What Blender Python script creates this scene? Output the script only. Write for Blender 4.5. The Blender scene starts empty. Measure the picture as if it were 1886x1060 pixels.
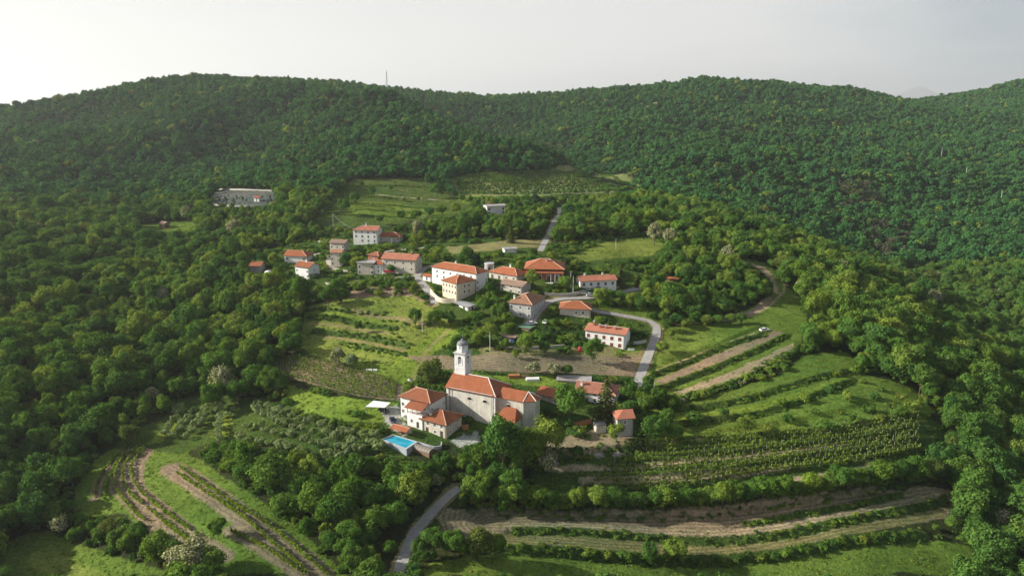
import bpy, bmesh, math, random
import numpy as np
from mathutils import Vector, Matrix, Quaternion

random.seed(7); RNG = np.random.default_rng(11)
R = math.radians
scene = bpy.context.scene

# ------------------------------------------------------------------ camera
FPX, CX, CY, CAMZ, PITCH = 1350.0, 943.0, 530.0, 120.0, R(13.7)
cam_data = bpy.data.cameras.new('camera'); cam = bpy.data.objects.new('camera', cam_data)
scene.collection.objects.link(cam); scene.camera = cam
cam.location = (0, 0, CAMZ); cam.rotation_euler = (R(90) - PITCH, 0, 0)
cam_data.sensor_width = 36; cam_data.lens = 36 * FPX / 1886
cam_data.clip_start = 1; cam_data.clip_end = 60000

# ------------------------------------------------------------------ light, sky, exposure
SUN_EL, SUN_AZ = R(25), R(-89)           # azimuth measured from the view direction (+Y), negative = left
SUN = Vector((math.sin(SUN_AZ) * math.cos(SUN_EL), math.cos(SUN_AZ) * math.cos(SUN_EL), math.sin(SUN_EL)))
sl = bpy.data.lights.new('sun', 'SUN'); sl.energy = 5.0; sl.angle = R(0.9); sl.color = (1.0, 0.94, 0.83)
so = bpy.data.objects.new('sun', sl); scene.collection.objects.link(so)
so.rotation_euler = (-SUN).to_track_quat('-Z', 'Y').to_euler(); so.location = (-300, 150, 400)
world = bpy.data.worlds.new('World'); scene.world = world; world.use_nodes = True
wn, wl = world.node_tree.nodes, world.node_tree.links; wn.clear()
sky = wn.new('ShaderNodeTexSky'); sky.sky_type = 'NISHITA'; sky.sun_disc = False
sky.sun_elevation = SUN_EL; sky.sun_rotation = SUN_AZ; sky.altitude = 300; sky.air_density = 1.0; sky.dust_density = 2.0
tc = wn.new('ShaderNodeTexCoord')
def vmath(op, a, b=None):
    n = wn.new('ShaderNodeVectorMath'); n.operation = op; wl.new(a, n.inputs[0])
    if b is not None:
        if isinstance(b, (tuple, list, Vector)): n.inputs[1].default_value = b
        else: wl.new(b, n.inputs[1])
    return n
nrm = vmath('NORMALIZE', tc.outputs['Generated'])
dot = vmath('DOT_PRODUCT', nrm.outputs[0], tuple(SUN))
# thin veil of cloud: brighter towards the sun, streaky
mp = wn.new('ShaderNodeMapping'); mp.inputs['Scale'].default_value = (1.6, 1.6, 7.0); wl.new(nrm.outputs[0], mp.inputs[0])
cn = wn.new('ShaderNodeTexNoise'); cn.inputs['Scale'].default_value = 1.5; cn.inputs['Detail'].default_value = 4; wl.new(mp.outputs[0], cn.inputs['Vector'])
ad = wn.new('ShaderNodeMath'); ad.operation = 'MULTIPLY_ADD'; wl.new(cn.outputs['Fac'], ad.inputs[0]); ad.inputs[1].default_value = 0.6
sb = wn.new('ShaderNodeMath'); sb.operation = 'ADD'; wl.new(dot.outputs['Value'], sb.inputs[0]); sb.inputs[1].default_value = 0.17; wl.new(sb.outputs[0], ad.inputs[2])
cr = wn.new('ShaderNodeValToRGB'); wl.new(ad.outputs[0], cr.inputs[0])
els = cr.color_ramp.elements
els[0].position = 0.0; els[0].color = (0.24, 0.275, 0.30, 1)
els[1].position = 0.42; els[1].color = (0.485, 0.475, 0.46, 1)
e = els.new(0.17); e.color = (0.405, 0.41, 0.412, 1)
e = els.new(0.30); e.color = (0.48, 0.472, 0.46, 1)
sk = vmath('SCALE', sky.outputs[0]); sk.inputs['Scale'].default_value = 0.055
# the veil thins out towards the zenith
sx = wn.new('ShaderNodeSeparateXYZ'); wl.new(nrm.outputs[0], sx.inputs[0])
vr = wn.new('ShaderNodeMapRange'); vr.inputs[1].default_value = 0.06; vr.inputs[2].default_value = 0.55; vr.inputs[3].default_value = 0.92; vr.inputs[4].default_value = 0.23; wl.new(sx.outputs['Z'], vr.inputs[0])
mx = wn.new('ShaderNodeMix'); mx.data_type = 'RGBA'; wl.new(vr.outputs[0], mx.inputs['Factor'])
wl.new(sk.outputs[0], mx.inputs['A']); wl.new(cr.outputs[0], mx.inputs['B'])
bg = wn.new('ShaderNodeBackground'); bg.inputs['Strength'].default_value = 1.0; wl.new(mx.outputs['Result'], bg.inputs['Color'])
wo = wn.new('ShaderNodeOutputWorld'); wl.new(bg.outputs[0], wo.inputs['Surface'])
vs = scene.view_settings
vs.view_transform = 'Standard'; vs.look = 'None'; vs.gamma = 1; vs.use_curve_mapping = False; vs.exposure = 0.95
cy = scene.cycles
cy.max_bounces = 5; cy.diffuse_bounces = 3; cy.glossy_bounces = 2; cy.transmission_bounces = 2; cy.volume_bounces = 0
cy.transparent_max_bounces = 6; cy.caustics_reflective = False; cy.caustics_refractive = False
cy.use_adaptive_sampling = True; cy.adaptive_threshold = 0.02

# ------------------------------------------------------------------ pixel <-> world
SP, CP = math.sin(PITCH), math.cos(PITCH)
def ray(px, py):
    u = (px - CX) / FPX; v = (CY - py) / FPX
    return np.array([u, CP + v * SP, -SP + v * CP])
def slope(py):
    v = (CY - py) / FPX
    return (-SP + v * CP) / (CP + v * SP)
def project(P):
    P = np.atleast_2d(P); z = P[:, 2] - CAMZ
    d = P[:, 1] * CP - z * SP; v = P[:, 1] * SP + z * CP
    return CX + FPX * P[:, 0] / d, CY - FPX * v / d, d

# ------------------------------------------------------------------ terrain
CTRL = """870 785 232|735 775 234|1000 790 230|1120 800 228|1195 690 268|1190 640 290|1100 640 288|940 670 272|830 552 329|970 580 312
1060 590 308|985 510 350|1100 520 350|740 500 375|677 447 436|610 480 400|560 510 378|480 500 395|907 393 555|1015 430 455|1150 450 430
1000 340 700|1000 318 770|850 340 690|1180 345 680|700 340 680|620 400 530|450 370 610|650 560 333|660 610 312|620 690 275|520 665 290
730 720 259|620 750 247|1300 640 290|1450 600 312|1420 520 372|1300 560 335|1300 680 272|1300 760 238|1300 830 219|1100 850 215|1300 900 205
1300 960 193|1300 1050 177|740 1060 159|870 960 187|600 900 202|640 1040 165|1700 780 240|1700 900 211|1800 1040 187|1886 900 225
1560 700 265|1640 660 291|1560 560 357|1500 480 450|1400 430 520|1250 350 690|1886 760 278|1800 680 315|1740 600 374|1650 520 445
1700 540 560|1620 440 700|1886 640 440|1886 560 520|1800 480 640|1600 380 820|1886 400 780|1720 300 1050|1500 300 960|1350 250 1150
1250 300 900|1500 220 1300|1720 230 1400|1886 250 1250|1290 160 1500|1500 170 1550|1620 178 1620|1720 206 1750|1886 158 1800|1100 174 1600|980 184 1650
900 187 1650|1100 250 1150|1000 230 1300|685 182 1200|713 166 1500|838 216 1080|905 243 1000|1000 279 880|1075 308 790|600 258 930|770 228 930|850 242 930
400 250 1000|200 250 950|0 300 800|300 300 850|300 400 580|300 500 430|300 600 345|300 690 290|0 400 560|0 500 400|0 600 320|0 700 270
0 800 235|0 900 208|0 1000 186|150 1000 187|150 850 225|300 850 219|450 950 184|560 1050 161|340 790 248|450 760 257|200 900 207
450 850 215|600 830 220|400 520 385|400 620 320|470 600 330|320 148 1300|480 148 1350|0 236 1050|90 218 1100|170 200 1150|620 162 1450|760 170 1600"""
ctrl = []
for t in CTRL.replace('\n', '|').split('|'):
    px, py, Y = map(float, t.split()); d = ray(px, py); k = Y / d[1]
    ctrl.append((d[0] * k, Y, CAMZ + d[2] * k))
ctrl += [(-35, 1180, 58), (90, 1050, 50), (-120, 1350, 95), (0, 1060, 52), (63, 935, 42), (100, 850, 40), (-53, 1150, 66), (-800, 1700, 90), (-300, 2000, 80), (200, 2300, 90), (800, 2300, 80), (1500, 2400, 90), (2400, 2200, 120), (1800, 1400, 110),
         (1200, 700, 40), (700, 350, 0), (420, 200, -12), (-700, 350, 45), (-500, 200, 20), (-300, 100, -5), (0, 80, 5), (300, 90, -12), (-1300, 900, 110), (-1500, 1700, 60),
         (0, 0, 5), (600, 0, -10), (-600, 0, 10), (-2300, 2300, 60), (0, 3000, 60), (2500, 3000, 80), (-2500, 3000, 40), (3200, 1200, 90), (-2800, 800, 60), (40, 900, 48)]
ctrl = np.array(ctrl); _S = 300.0
def _ker(A, B):
    r2 = ((A[:, None, :] - B[None, :, :]) ** 2).sum(-1)
    return 0.5 * r2 * np.log(r2 + 1e-9)
_C = ctrl[:, :2] / _S; _n = len(_C)
_K = _ker(_C, _C) + np.eye(_n) * 2e-3
_P = np.hstack([np.ones((_n, 1)), _C])
_A = np.block([[_K, _P], [_P.T, np.zeros((3, 3))]])
_wt = np.linalg.solve(_A, np.concatenate([ctrl[:, 2], np.zeros(3)]))
_lat = np.random.default_rng(5).random((256, 256))
def vnoise(x, y, s, off=0):
    x = np.asarray(x) / s + 17.3 * off; y = np.asarray(y) / s + 9.1 * off
    i = np.floor(x).astype(int); j = np.floor(y).astype(int); fx = x - i; fy = y - j
    fx = fx * fx * fx * (fx * (6 * fx - 15) + 10); fy = fy * fy * fy * (fy * (6 * fy - 15) + 10)
    i &= 255; j &= 255; i1 = (i + 1) & 255; j1 = (j + 1) & 255
    return (_lat[i, j] * (1 - fx) + _lat[i1, j] * fx) * (1 - fy) + (_lat[i, j1] * (1 - fx) + _lat[i1, j1] * fx) * fy
def fbm(x, y, s, o=3, off=0):
    t = 0; a = 1; w = 0
    for k in range(o):
        t = t + a * (vnoise(x, y, s / 2 ** k, off + k) - 0.5); w += a; a *= 0.5
    return t / w * 2
def H0(x, y):
    x = np.atleast_1d(np.asarray(x, float)); y = np.atleast_1d(np.asarray(y, float)); out = np.empty(len(x))
    for a in range(0, len(x), 40000):
        q = np.stack([x[a:a + 40000], y[a:a + 40000]], 1) / _S
        out[a:a + 40000] = _ker(q, _C) @ _wt[:_n] + _wt[_n] + q @ _wt[_n + 1:]
    far = np.clip((y - 560) / 500, 0, 1)
    rid = 1 - np.abs(fbm(x, y, 260, 3, 41)) * 2.2
    out += far * (10 * fbm(x, y, 190, 3, 1) + np.clip((1480 - y) / 320, .2, 1) * 25 * (rid - .66)) + (1 - far) * (1.0 * fbm(x, y, 28, 3, 4))
    r = np.hypot(x, y); k = np.clip((r - 2700) / 1200, 0, 1); k = k * k * (3 - 2 * k)
    return out * (1 - k) + 20 * k
TERR = []        # terrace steps: (polyline Nx2, height, width)
def seg_dist(x, y, pl):
    """signed distance to polyline (left of its direction positive), plus distance beyond its ends"""
    best = np.full(len(x), 1e9); sg = np.ones(len(x)); end = np.zeros(len(x)); L = len(pl) - 1
    for i in range(L):
        a, b = pl[i], pl[i + 1]; e = b - a; l2 = (e ** 2).sum() + 1e-9
        t = ((x - a[0]) * e[0] + (y - a[1]) * e[1]) / l2; tc_ = np.clip(t, 0, 1)
        d = np.hypot(x - a[0] - tc_ * e[0], y - a[1] - tc_ * e[1])
        m = d < best; best[m] = d[m]; s = e[0] * (y - a[1]) - e[1] * (x - a[0]); sg[m] = np.sign(s[m])
        en = np.zeros(len(x)); l = math.sqrt(l2)
        if i == 0: en = np.maximum(en, -t * l)
        if i == L - 1: en = np.maximum(en, (t - 1) * l)
        end[m] = en[m]
    return best * sg, np.maximum(end, 0)
def H(x, y):
    x = np.atleast_1d(np.asarray(x, float)); y = np.atleast_1d(np.asarray(y, float)); z = H0(x, y)
    for pl, h, w in TERR:
        m = (x > pl[:, 0].min() - 20) & (x < pl[:, 0].max() + 20) & (y > pl[:, 1].min() - 20) & (y < pl[:, 1].max() + 20)
        if m.any():
            d, en = seg_dist(x[m], y[m], pl)
            z[m] += 0.5 * h * np.tanh(d / 0.6) * np.exp(-np.abs(d) / w) * np.exp(-(en / 5) ** 2)
    return z
_TS = 70 * np.exp(np.arange(0, 560) * 0.0066)
def hit(px, py, hf=None):
    d = ray(px, py); k = _TS / d[1]; x = d[0] * k; z = CAMZ + d[2] * k
    hh = (hf or H)(x, _TS); dz = z - hh; i = np.argmax(dz < 0)
    if dz[i] >= 0: i = len(_TS) - 1
    if i == 0: i = 1
    f = dz[i - 1] / (dz[i - 1] - dz[i]); Y = _TS[i - 1] + f * (_TS[i] - _TS[i - 1]); k = Y / d[1]
    x = d[0] * k; return np.array([x, Y, (hf or H)(x, Y)[0]])
def hits(pts, hf=None): return np.array([hit(a, b, hf) for a, b in pts])
def at_plane(px, py, z):
    d = ray(px, py); k = (z - CAMZ) / d[2]; return d * k + np.array([0, 0, CAMZ])
def inpoly(x, y, P):
    x = np.asarray(x); y = np.asarray(y); c = np.zeros(x.shape, bool); P = np.asarray(P)
    m = (x >= P[:, 0].min()) & (x <= P[:, 0].max()) & (y >= P[:, 1].min()) & (y <= P[:, 1].max())
    if not m.any(): return c
    xs, ys = x[m], y[m]; r = np.zeros(xs.shape, bool); j = len(P) - 1
    for i in range(len(P)):
        xi, yi = P[i]; xj, yj = P[j]
        if yi != yj:
            r ^= ((yi > ys) != (yj > ys)) & (xs < (xj - xi) * (ys - yi) / (yj - yi) + xi)
        j = i
    c[m] = r; return c
def pts(s): return [tuple(map(float, p.split(','))) for p in s.split()]
def smooth_line(P, step=2.0):
    """Catmull-Rom through 2D points, resampled"""
    P = np.asarray(P, float); Q = np.vstack([2 * P[0] - P[1], P, 2 * P[-1] - P[-2]]); out = []
    for i in range(1, len(Q) - 2):
        n = max(2, int(np.linalg.norm(Q[i + 1] - Q[i]) / step))
        for t in np.arange(n) / n:
            out.append(0.5 * ((2 * Q[i]) + (-Q[i - 1] + Q[i + 1]) * t + (2 * Q[i - 1] - 5 * Q[i] + 4 * Q[i + 1] - Q[i + 2]) * t * t
                              + (-Q[i - 1] + 3 * Q[i] - 3 * Q[i + 1] + Q[i + 2]) * t ** 3))
    out.append(P[-1]); return np.array(out)
# ------------------------------------------------------------------ scene helpers
COL = scene.collection
def link(o, parent=None):
    COL.objects.link(o)
    if parent is not None: o.parent = parent
    return o
def tag(o, label=None, cat=None, group=None, kind=None):
    if label: o['label'] = label
    if cat: o['category'] = cat
    if group: o['group'] = group
    if kind: o['kind'] = kind
    return o
def empty(name, loc, rz=0.0):
    o = bpy.data.objects.new(name, None); o.empty_display_size = 0.5
    o.location = loc; o.rotation_euler = (0, 0, rz); return link(o)
class MB:
    """collects faces, builds one mesh object"""
    def __init__(s): s.v = []; s.f = []; s.m = []; s.mi = 0
    def face(s, ps):
        n = len(s.v); s.v += [tuple(p) for p in ps]; s.f.append(tuple(range(n, n + len(ps)))); s.m.append(s.mi)
    def box(s, x0, x1, y0, y1, z0, z1):
        a = [(x0, y0), (x1, y0), (x1, y1), (x0, y1)]
        s.prism(a, z0, z1)
    def prism(s, poly, z0, z1, top=True, bottom=True):
        n = len(poly)
        for i in range(n):
            p, q = poly[i], poly[(i + 1) % n]
            s.face([(p[0], p[1], z0), (q[0], q[1], z0), (q[0], q[1], z1), (p[0], p[1], z1)])
        if top: s.face([(p[0], p[1], z1) for p in poly])
        if bottom: s.face([(p[0], p[1], z0) for p in reversed(poly)])
    def frustum(s, c, r0, r1, z0, z1, n=12, cap=True, ph=0.0):
        a = [(c[0] + r0 * math.cos(ph + 2 * math.pi * i / n), c[1] + r0 * math.sin(ph + 2 * math.pi * i / n), z0) for i in range(n)]
        b = [(c[0] + r1 * math.cos(ph + 2 * math.pi * i / n), c[1] + r1 * math.sin(ph + 2 * math.pi * i / n), z1) for i in range(n)]
        for i in range(n):
            j = (i + 1) % n; s.face([a[i], a[j], b[j], b[i]])
        if cap: s.face(b); s.face(a[::-1])
    def tube(s, p, q, r0, r1=None, n=6):
        r1 = r0 if r1 is None else r1; p = Vector(p); q = Vector(q); d = (q - p).normalized()
        u = d.orthogonal().normalized(); w = d.cross(u)
        a = [p + r0 * (u * math.cos(2 * math.pi * i / n) + w * math.sin(2 * math.pi * i / n)) for i in range(n)]
        b = [q + r1 * (u * math.cos(2 * math.pi * i / n) + w * math.sin(2 * math.pi * i / n)) for i in range(n)]
        for i in range(n):
            j = (i + 1) % n; s.face([a[i], a[j], b[j], b[i]])
        s.face(b); s.face(a[::-1])
    def mesh(s, name, mats):
        me = bpy.data.meshes.new(name); me.from_pydata(s.v, [], s.f)
        for m in (mats if isinstance(mats, (list, tuple)) else [mats]): me.materials.append(m)
        if any(s.m): me.polygons.foreach_set('material_index', s.m)
        me.validate(); me.update(); return me
    def build(s, name, mats, parent=None, loc=None):
        o = bpy.data.objects.new(name, s.mesh(name, mats))
        if loc is not None: o.location = loc
        return link(o, parent)

# ------------------------------------------------------------------ materials
def nmat(name):
    m = bpy.data.materials.new(name); m.use_nodes = True; nt = m.node_tree
    b = nt.nodes['Principled BSDF']; b.inputs['Roughness'].default_value = 0.9
    if 'Specular IOR Level' in b.inputs: b.inputs['Specular IOR Level'].default_value = 0.2
    return m, nt, b
def N(nt, t, **kw):
    n = nt.nodes.new(t)
    for k, v in kw.items():
        if k in n.inputs.keys(): n.inputs[k].default_value = v
        else: setattr(n, k, v)
    return n
def ramp(nt, fac, stops):
    r = nt.nodes.new('ShaderNodeValToRGB'); nt.links.new(fac, r.inputs[0]); e = r.color_ramp.elements
    while len(e) < len(stops): e.new(0.5)
    for k, (p, c) in enumerate(stops): e[k].position = p; e[k].color = (*c, 1)
    return r.outputs[0]
def mixc(nt, fac, a, b, mode='MIX'):
    n = nt.nodes.new('ShaderNodeMix'); n.data_type = 'RGBA'; n.blend_type = mode
    for s, v in (('Factor', fac), ('A', a), ('B', b)):
        if isinstance(v, (int, float)): n.inputs[s].default_value = v
        elif isinstance(v, tuple): n.inputs[s].default_value = (*v, 1)
        else: nt.links.new(v, n.inputs[s])
    return n.outputs['Result']
def noise(nt, scale, detail=3, vec=None, rough=0.55):
    n = nt.nodes.new('ShaderNodeTexNoise'); n.inputs['Scale'].default_value = scale; n.inputs['Detail'].default_value = detail
    n.inputs['Roughness'].default_value = rough
    if vec is not None: nt.links.new(vec, n.inputs['Vector'])
    return n.outputs['Fac']
def objco(nt): return nt.nodes.new('ShaderNodeTexCoord').outputs['Object']
def geopos(nt): return nt.nodes.new('ShaderNodeNewGeometry').outputs['Position']
def bump(nt, b, h, strength, dist):
    n = nt.nodes.new('ShaderNodeBump'); n.inputs['Strength'].default_value = strength; n.inputs['Distance'].default_value = dist
    nt.links.new(h, n.inputs['Height']); nt.links.new(n.outputs[0], b.inputs['Normal'])
def plain(name, c, rough=0.8, metal=0.0, var=0.12, sc=0.8):
    m, nt, b = nmat(name); f = noise(nt, sc, 4, objco(nt))
    nt.links.new(ramp(nt, f, [(0.3, tuple(x * (1 - var) for x in c)), (0.7, tuple(min(1, x * (1 + var)) for x in c))]), b.inputs['Base Color'])
    b.inputs['Roughness'].default_value = rough; b.inputs['Metallic'].default_value = metal; return m
def plaster(name, c, stain, amt=0.5, sc=0.45):
    """weathered render: vertical streaks and blotches of stain colour"""
    m, nt, b = nmat(name); co = objco(nt)
    mp_ = N(nt, 'ShaderNodeMapping'); mp_.inputs['Scale'].default_value = (1.6, 1.6, 0.22); nt.links.new(co, mp_.inputs[0])
    a = noise(nt, sc * 1.6, 5, mp_.outputs[0], 0.65); d = noise(nt, sc, 5, co, 0.6)
    mu = N(nt, 'ShaderNodeMath', operation='MULTIPLY'); nt.links.new(a, mu.inputs[0]); nt.links.new(d, mu.inputs[1])
    k = N(nt, 'ShaderNodeMapRange'); k.inputs[1].default_value = 0.16; k.inputs[2].default_value = 0.42; k.inputs[4].default_value = amt; nt.links.new(mu.outputs[0], k.inputs[0])
    c1 = mixc(nt, k.outputs[0], c, stain)
    f = noise(nt, 3.0, 3, co)
    c2 = mixc(nt, 0.25, c1, ramp(nt, f, [(0.3, (0.25, 0.25, 0.25)), (0.7, (0.75, 0.75, 0.75))]), 'OVERLAY')
    nt.links.new(c2, b.inputs['Base Color']); bump(nt, b, f, 0.3, 0.05); return m
def roofmat(name, cols, sc=2.2):
    m, nt, b = nmat(name); uv = nt.nodes.new('ShaderNodeUVMap').outputs[0]
    br = N(nt, 'ShaderNodeTexBrick'); nt.links.new(uv, br.inputs['Vector'])
    br.inputs['Scale'].default_value = 1.0; br.inputs['Brick Width'].default_value = 0.24; br.inputs['Row Height'].default_value = 0.36
    br.inputs['Mortar Size'].default_value = 0.03; br.inputs['Color1'].default_value = (0, 0, 0, 1); br.inputs['Color2'].default_value = (1, 1, 1, 1); br.inputs['Mortar'].default_value = (0.3, 0.3, 0.3, 1)
    co = objco(nt); f = noise(nt, sc, 4, co, 0.7); g = noise(nt, 0.35, 4, co)
    s = N(nt, 'ShaderNodeMath', operation='MULTIPLY_ADD'); nt.links.new(br.outputs['Color'], s.inputs[0]); s.inputs[1].default_value = 0.3
    s2 = N(nt, 'ShaderNodeMath', operation='MULTIPLY_ADD'); nt.links.new(f, s2.inputs[0]); s2.inputs[1].default_value = 0.7; s2.inputs[2].default_value = -0.15
    nt.links.new(s2.outputs[0], s.inputs[2])
    st = [(0.15 + 0.7 * i / (len(cols) - 1), c) for i, c in enumerate(cols)]
    c1 = ramp(nt, s.outputs[0], st)
    c2 = mixc(nt, 0.35, c1, ramp(nt, g, [(0.3, (0.32, 0.32, 0.32)), (0.7, (0.68, 0.68, 0.68))]), 'OVERLAY')
    oi = nt.nodes.new('ShaderNodeObjectInfo'); c2 = mixc(nt, 0.5, c2, ramp(nt, oi.outputs['Random'], [(0.0, (0.36, 0.40, 0.42)), (0.5, (0.5, 0.5, 0.5)), (1.0, (0.62, 0.58, 0.54))]), 'OVERLAY')
    li = ramp(nt, noise(nt, 0.9, 6, co, 0.75), [(0.55, (0, 0, 0)), (0.75, (0.35, 0.35, 0.35))]); c2 = mixc(nt, li, c2, (0.30, 0.23, 0.17))
    nt.links.new(c2, b.inputs['Base Color']); b.inputs['Roughness'].default_value = 0.8
    w = N(nt, 'ShaderNodeTexWave'); w.inputs['Scale'].default_value = 1.3; nt.links.new(uv, w.inputs['Vector'])
    bump(nt, b, w.outputs['Fac'], 0.35, 0.06); return m
def leafmat(name, cols, trans=0.3, bloom=None):
    m = bpy.data.materials.new(name); m.use_nodes = True; nt = m.node_tree; nt.nodes.clear()
    oi = nt.nodes.new('ShaderNodeObjectInfo'); pos = geopos(nt)
    c = ramp(nt, oi.outputs['Random'], [(i / (len(cols) - 1), x) for i, x in enumerate(cols)])
    f = noise(nt, 0.55, 3, pos)
    c = mixc(nt, 0.75, c, ramp(nt, f, [(0.30, (0.26, 0.29, 0.28)), (0.70, (0.74, 0.72, 0.60))]), 'OVERLAY')
    big = noise(nt, 0.016, 3, pos)
    c = mixc(nt, 0.7, c, ramp(nt, big, [(0.32, (0.38, 0.42, 0.46)), (0.5, (0.5, 0.5, 0.5)), (0.68, (0.62, 0.60, 0.48))]), 'OVERLAY')
    if bloom:
        k = ramp(nt, noise(nt, 1.6, 3, pos), [(0.47, (0, 0, 0)), (0.62, (1, 1, 1))]); c = mixc(nt, k, c, bloom)
    d = nt.nodes.new('ShaderNodeBsdfDiffuse'); t = nt.nodes.new('ShaderNodeBsdfTranslucent'); mx_ = nt.nodes.new('ShaderNodeMixShader')
    o = nt.nodes.new('ShaderNodeOutputMaterial'); mx_.inputs[0].default_value = trans
    tcol = mixc(nt, 1.0, c, (1.35, 1.25, 0.55), 'MULTIPLY')
    nt.links.new(c, d.inputs[0]); nt.links.new(tcol, t.inputs[0]); nt.links.new(d.outputs[0], mx_.inputs[1]); nt.links.new(t.outputs[0], mx_.inputs[2]); nt.links.new(mx_.outputs[0], o.inputs[0])
    return m
M = {}
M['leaf'] = leafmat('broadleaf foliage', [(0.058, 0.126, 0.025), (0.097, 0.186, 0.035), (0.071, 0.155, 0.040), (0.128, 0.207, 0.040), (0.051, 0.126, 0.032), (0.108, 0.179, 0.030)])
M['leaf_far'] = leafmat('far wood foliage', [(0.039, 0.122, 0.039), (0.058, 0.157, 0.045), (0.043, 0.136, 0.052), (0.074, 0.171, 0.045), (0.036, 0.113, 0.045)])
M['leaf_light'] = leafmat('light green foliage', [(0.16, 0.24, 0.04), (0.19, 0.25, 0.05), (0.14, 0.23, 0.045)])
M['leaf_bronze'] = leafmat('bronze green foliage', [(0.105, 0.15, 0.035), (0.12, 0.155, 0.04), (0.10, 0.14, 0.035)])
M['leaf_olive'] = leafmat('silvery olive foliage', [(0.19, 0.255, 0.115), (0.225, 0.275, 0.14), (0.17, 0.24, 0.095)], 0.15)
M['leaf_bloom'] = leafmat('blossoming acacia foliage', [(0.10, 0.13, 0.04), (0.12, 0.14, 0.05)], 0.25, (0.55, 0.54, 0.38))
M['leaf_pine'] = leafmat('dark conifer needles', [(0.022, 0.045, 0.022), (0.03, 0.055, 0.025)], 0.05)
M['leaf_spruce'] = leafmat('spruce needles', [(0.06, 0.075, 0.025), (0.075, 0.085, 0.03)], 0.08)
M['leaf_vine'] = leafmat('young vine leaves', [(0.125, 0.20, 0.032), (0.15, 0.215, 0.04)], 0.4)
M['leaf_brown'] = leafmat('bare brownish twigs', [(0.07, 0.078, 0.05), (0.08, 0.082, 0.055)], 0.1)
M['leaf_red'] = leafmat('red maple foliage', [(0.14, 0.02, 0.02), (0.17, 0.03, 0.025)])
M['leaf_weed'] = leafmat('rough grass tufts', [(0.11, 0.18, 0.03), (0.15, 0.21, 0.035), (0.18, 0.22, 0.05), (0.09, 0.16, 0.03)], 0.3)
M['bark'] = plain('tree bark', (0.11, 0.085, 0.06), 0.95, var=0.3, sc=4)
M['white'] = plaster('white render', (0.74, 0.735, 0.72), (0.50, 0.48, 0.44), 0.45)
M['white_clean'] = plaster('clean white render', (0.72, 0.715, 0.70), (0.52, 0.51, 0.48), 0.45)
M['cream'] = plaster('cream render', (0.60, 0.53, 0.41), (0.42, 0.36, 0.28), 0.5)
M['church'] = plaster('weathered church render', (0.58, 0.555, 0.49), (0.32, 0.30, 0.25), 0.85)
M['towerstone'] = plaster('pale tower stone', (0.72, 0.72, 0.71), (0.38, 0.38, 0.38), 0.75, 0.9)
M['dome'] = plaster('grey stone dome', (0.22, 0.23, 0.24), (0.12, 0.125, 0.13), 0.8, 0.9)
M['stone'] = plaster('rubble stone', (0.46, 0.43, 0.37), (0.25, 0.22, 0.19), 0.9, 1.3)
M['stone_grey'] = plaster('grey rough stone', (0.46, 0.455, 0.44), (0.26, 0.255, 0.25), 0.9, 1.1)
M['beige'] = plaster('old beige render', (0.56, 0.51, 0.43), (0.34, 0.30, 0.25), 0.8, 0.8)
M['brick'] = plaster('bare red brick', (0.36, 0.13, 0.075), (0.26, 0.10, 0.07), 0.6, 1.5)
M['concrete'] = plaster('concrete', (0.40, 0.39, 0.37), (0.27, 0.26, 0.25), 0.6)
M['roof_orange'] = roofmat('orange clay tiles', [(0.24, 0.075, 0.033), (0.33, 0.115, 0.052), (0.40, 0.165, 0.082)])
M['roof_red'] = roofmat('red clay tiles', [(0.215, 0.068, 0.031), (0.30, 0.105, 0.048), (0.37, 0.15, 0.073)])
M['roof_old'] = roofmat('old mottled clay tiles', [(0.14, 0.08, 0.055), (0.34, 0.16, 0.09), (0.46, 0.29, 0.19), (0.24, 0.12, 0.08)], 3.0)
M['roof_brown'] = roofmat('grey brown clay tiles', [(0.16, 0.11, 0.085), (0.27, 0.19, 0.14), (0.35, 0.27, 0.21)], 3.0)
M['roof_pink'] = roofmat('salmon clay tiles', [(0.28, 0.105, 0.065), (0.37, 0.155, 0.10), (0.44, 0.22, 0.15)], 2.6)
M['roof_grey'] = roofmat('grey fibre sheets', [(0.24, 0.24, 0.24), (0.34, 0.34, 0.34), (0.42, 0.42, 0.42)])
M['roof_slab'] = roofmat('pale lichen covered tiles', [(0.20, 0.18, 0.18), (0.46, 0.42, 0.40), (0.60, 0.56, 0.54)], 3.5)
M['ridge'] = plain('mortared ridge tiles', (0.55, 0.36, 0.26), 0.85, sc=3)
M['glass'] = plain('window glass', (0.02, 0.023, 0.026), 0.15); 
M['frame_white'] = plain('white window surround', (0.72, 0.72, 0.70)); M['frame_dark'] = plain('dark window frame', (0.07, 0.05, 0.04))
M['shutter'] = plain('brown shutters', (0.10, 0.05, 0.035)); M['shutter_red'] = plain('red brown shutters', (0.16, 0.045, 0.03))
M['wood'] = plain('weathered wood', (0.20, 0.13, 0.08), sc=3, var=0.3); M['wood_orange'] = plain('orange stained wood', (0.36, 0.16, 0.07), sc=3, var=0.25)
M['post'] = plain('grey vineyard posts', (0.30, 0.27, 0.23), sc=5, var=0.3)
M['pole'] = plain('concrete pole', (0.50, 0.49, 0.47), sc=3); M['metal'] = plain('galvanised steel', (0.42, 0.43, 0.45), 0.5, 0.6)
M['road'] = plain('pale asphalt', (0.30, 0.29, 0.275), 0.9, var=0.16, sc=0.5)
M['track'] = plain('gravel track', (0.36, 0.33, 0.28), 0.95, var=0.2, sc=0.7)
M['water'] = plain('pool water', (0.02, 0.30, 0.42), 0.05, var=0.25, sc=0.35)
M['tile_white'] = plain('pool panels', (0.42, 0.43, 0.44), 0.6); M['teal'] = plain('teal tarpaulin', (0.02, 0.30, 0.24), 0.6)
M['carpaint_blue'] = plain('dark blue car paint', (0.012, 0.02, 0.06), 0.25, var=0.02); M['carpaint_white'] = plain('white car paint', (0.72, 0.73, 0.74), 0.3, var=0.02)
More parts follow.
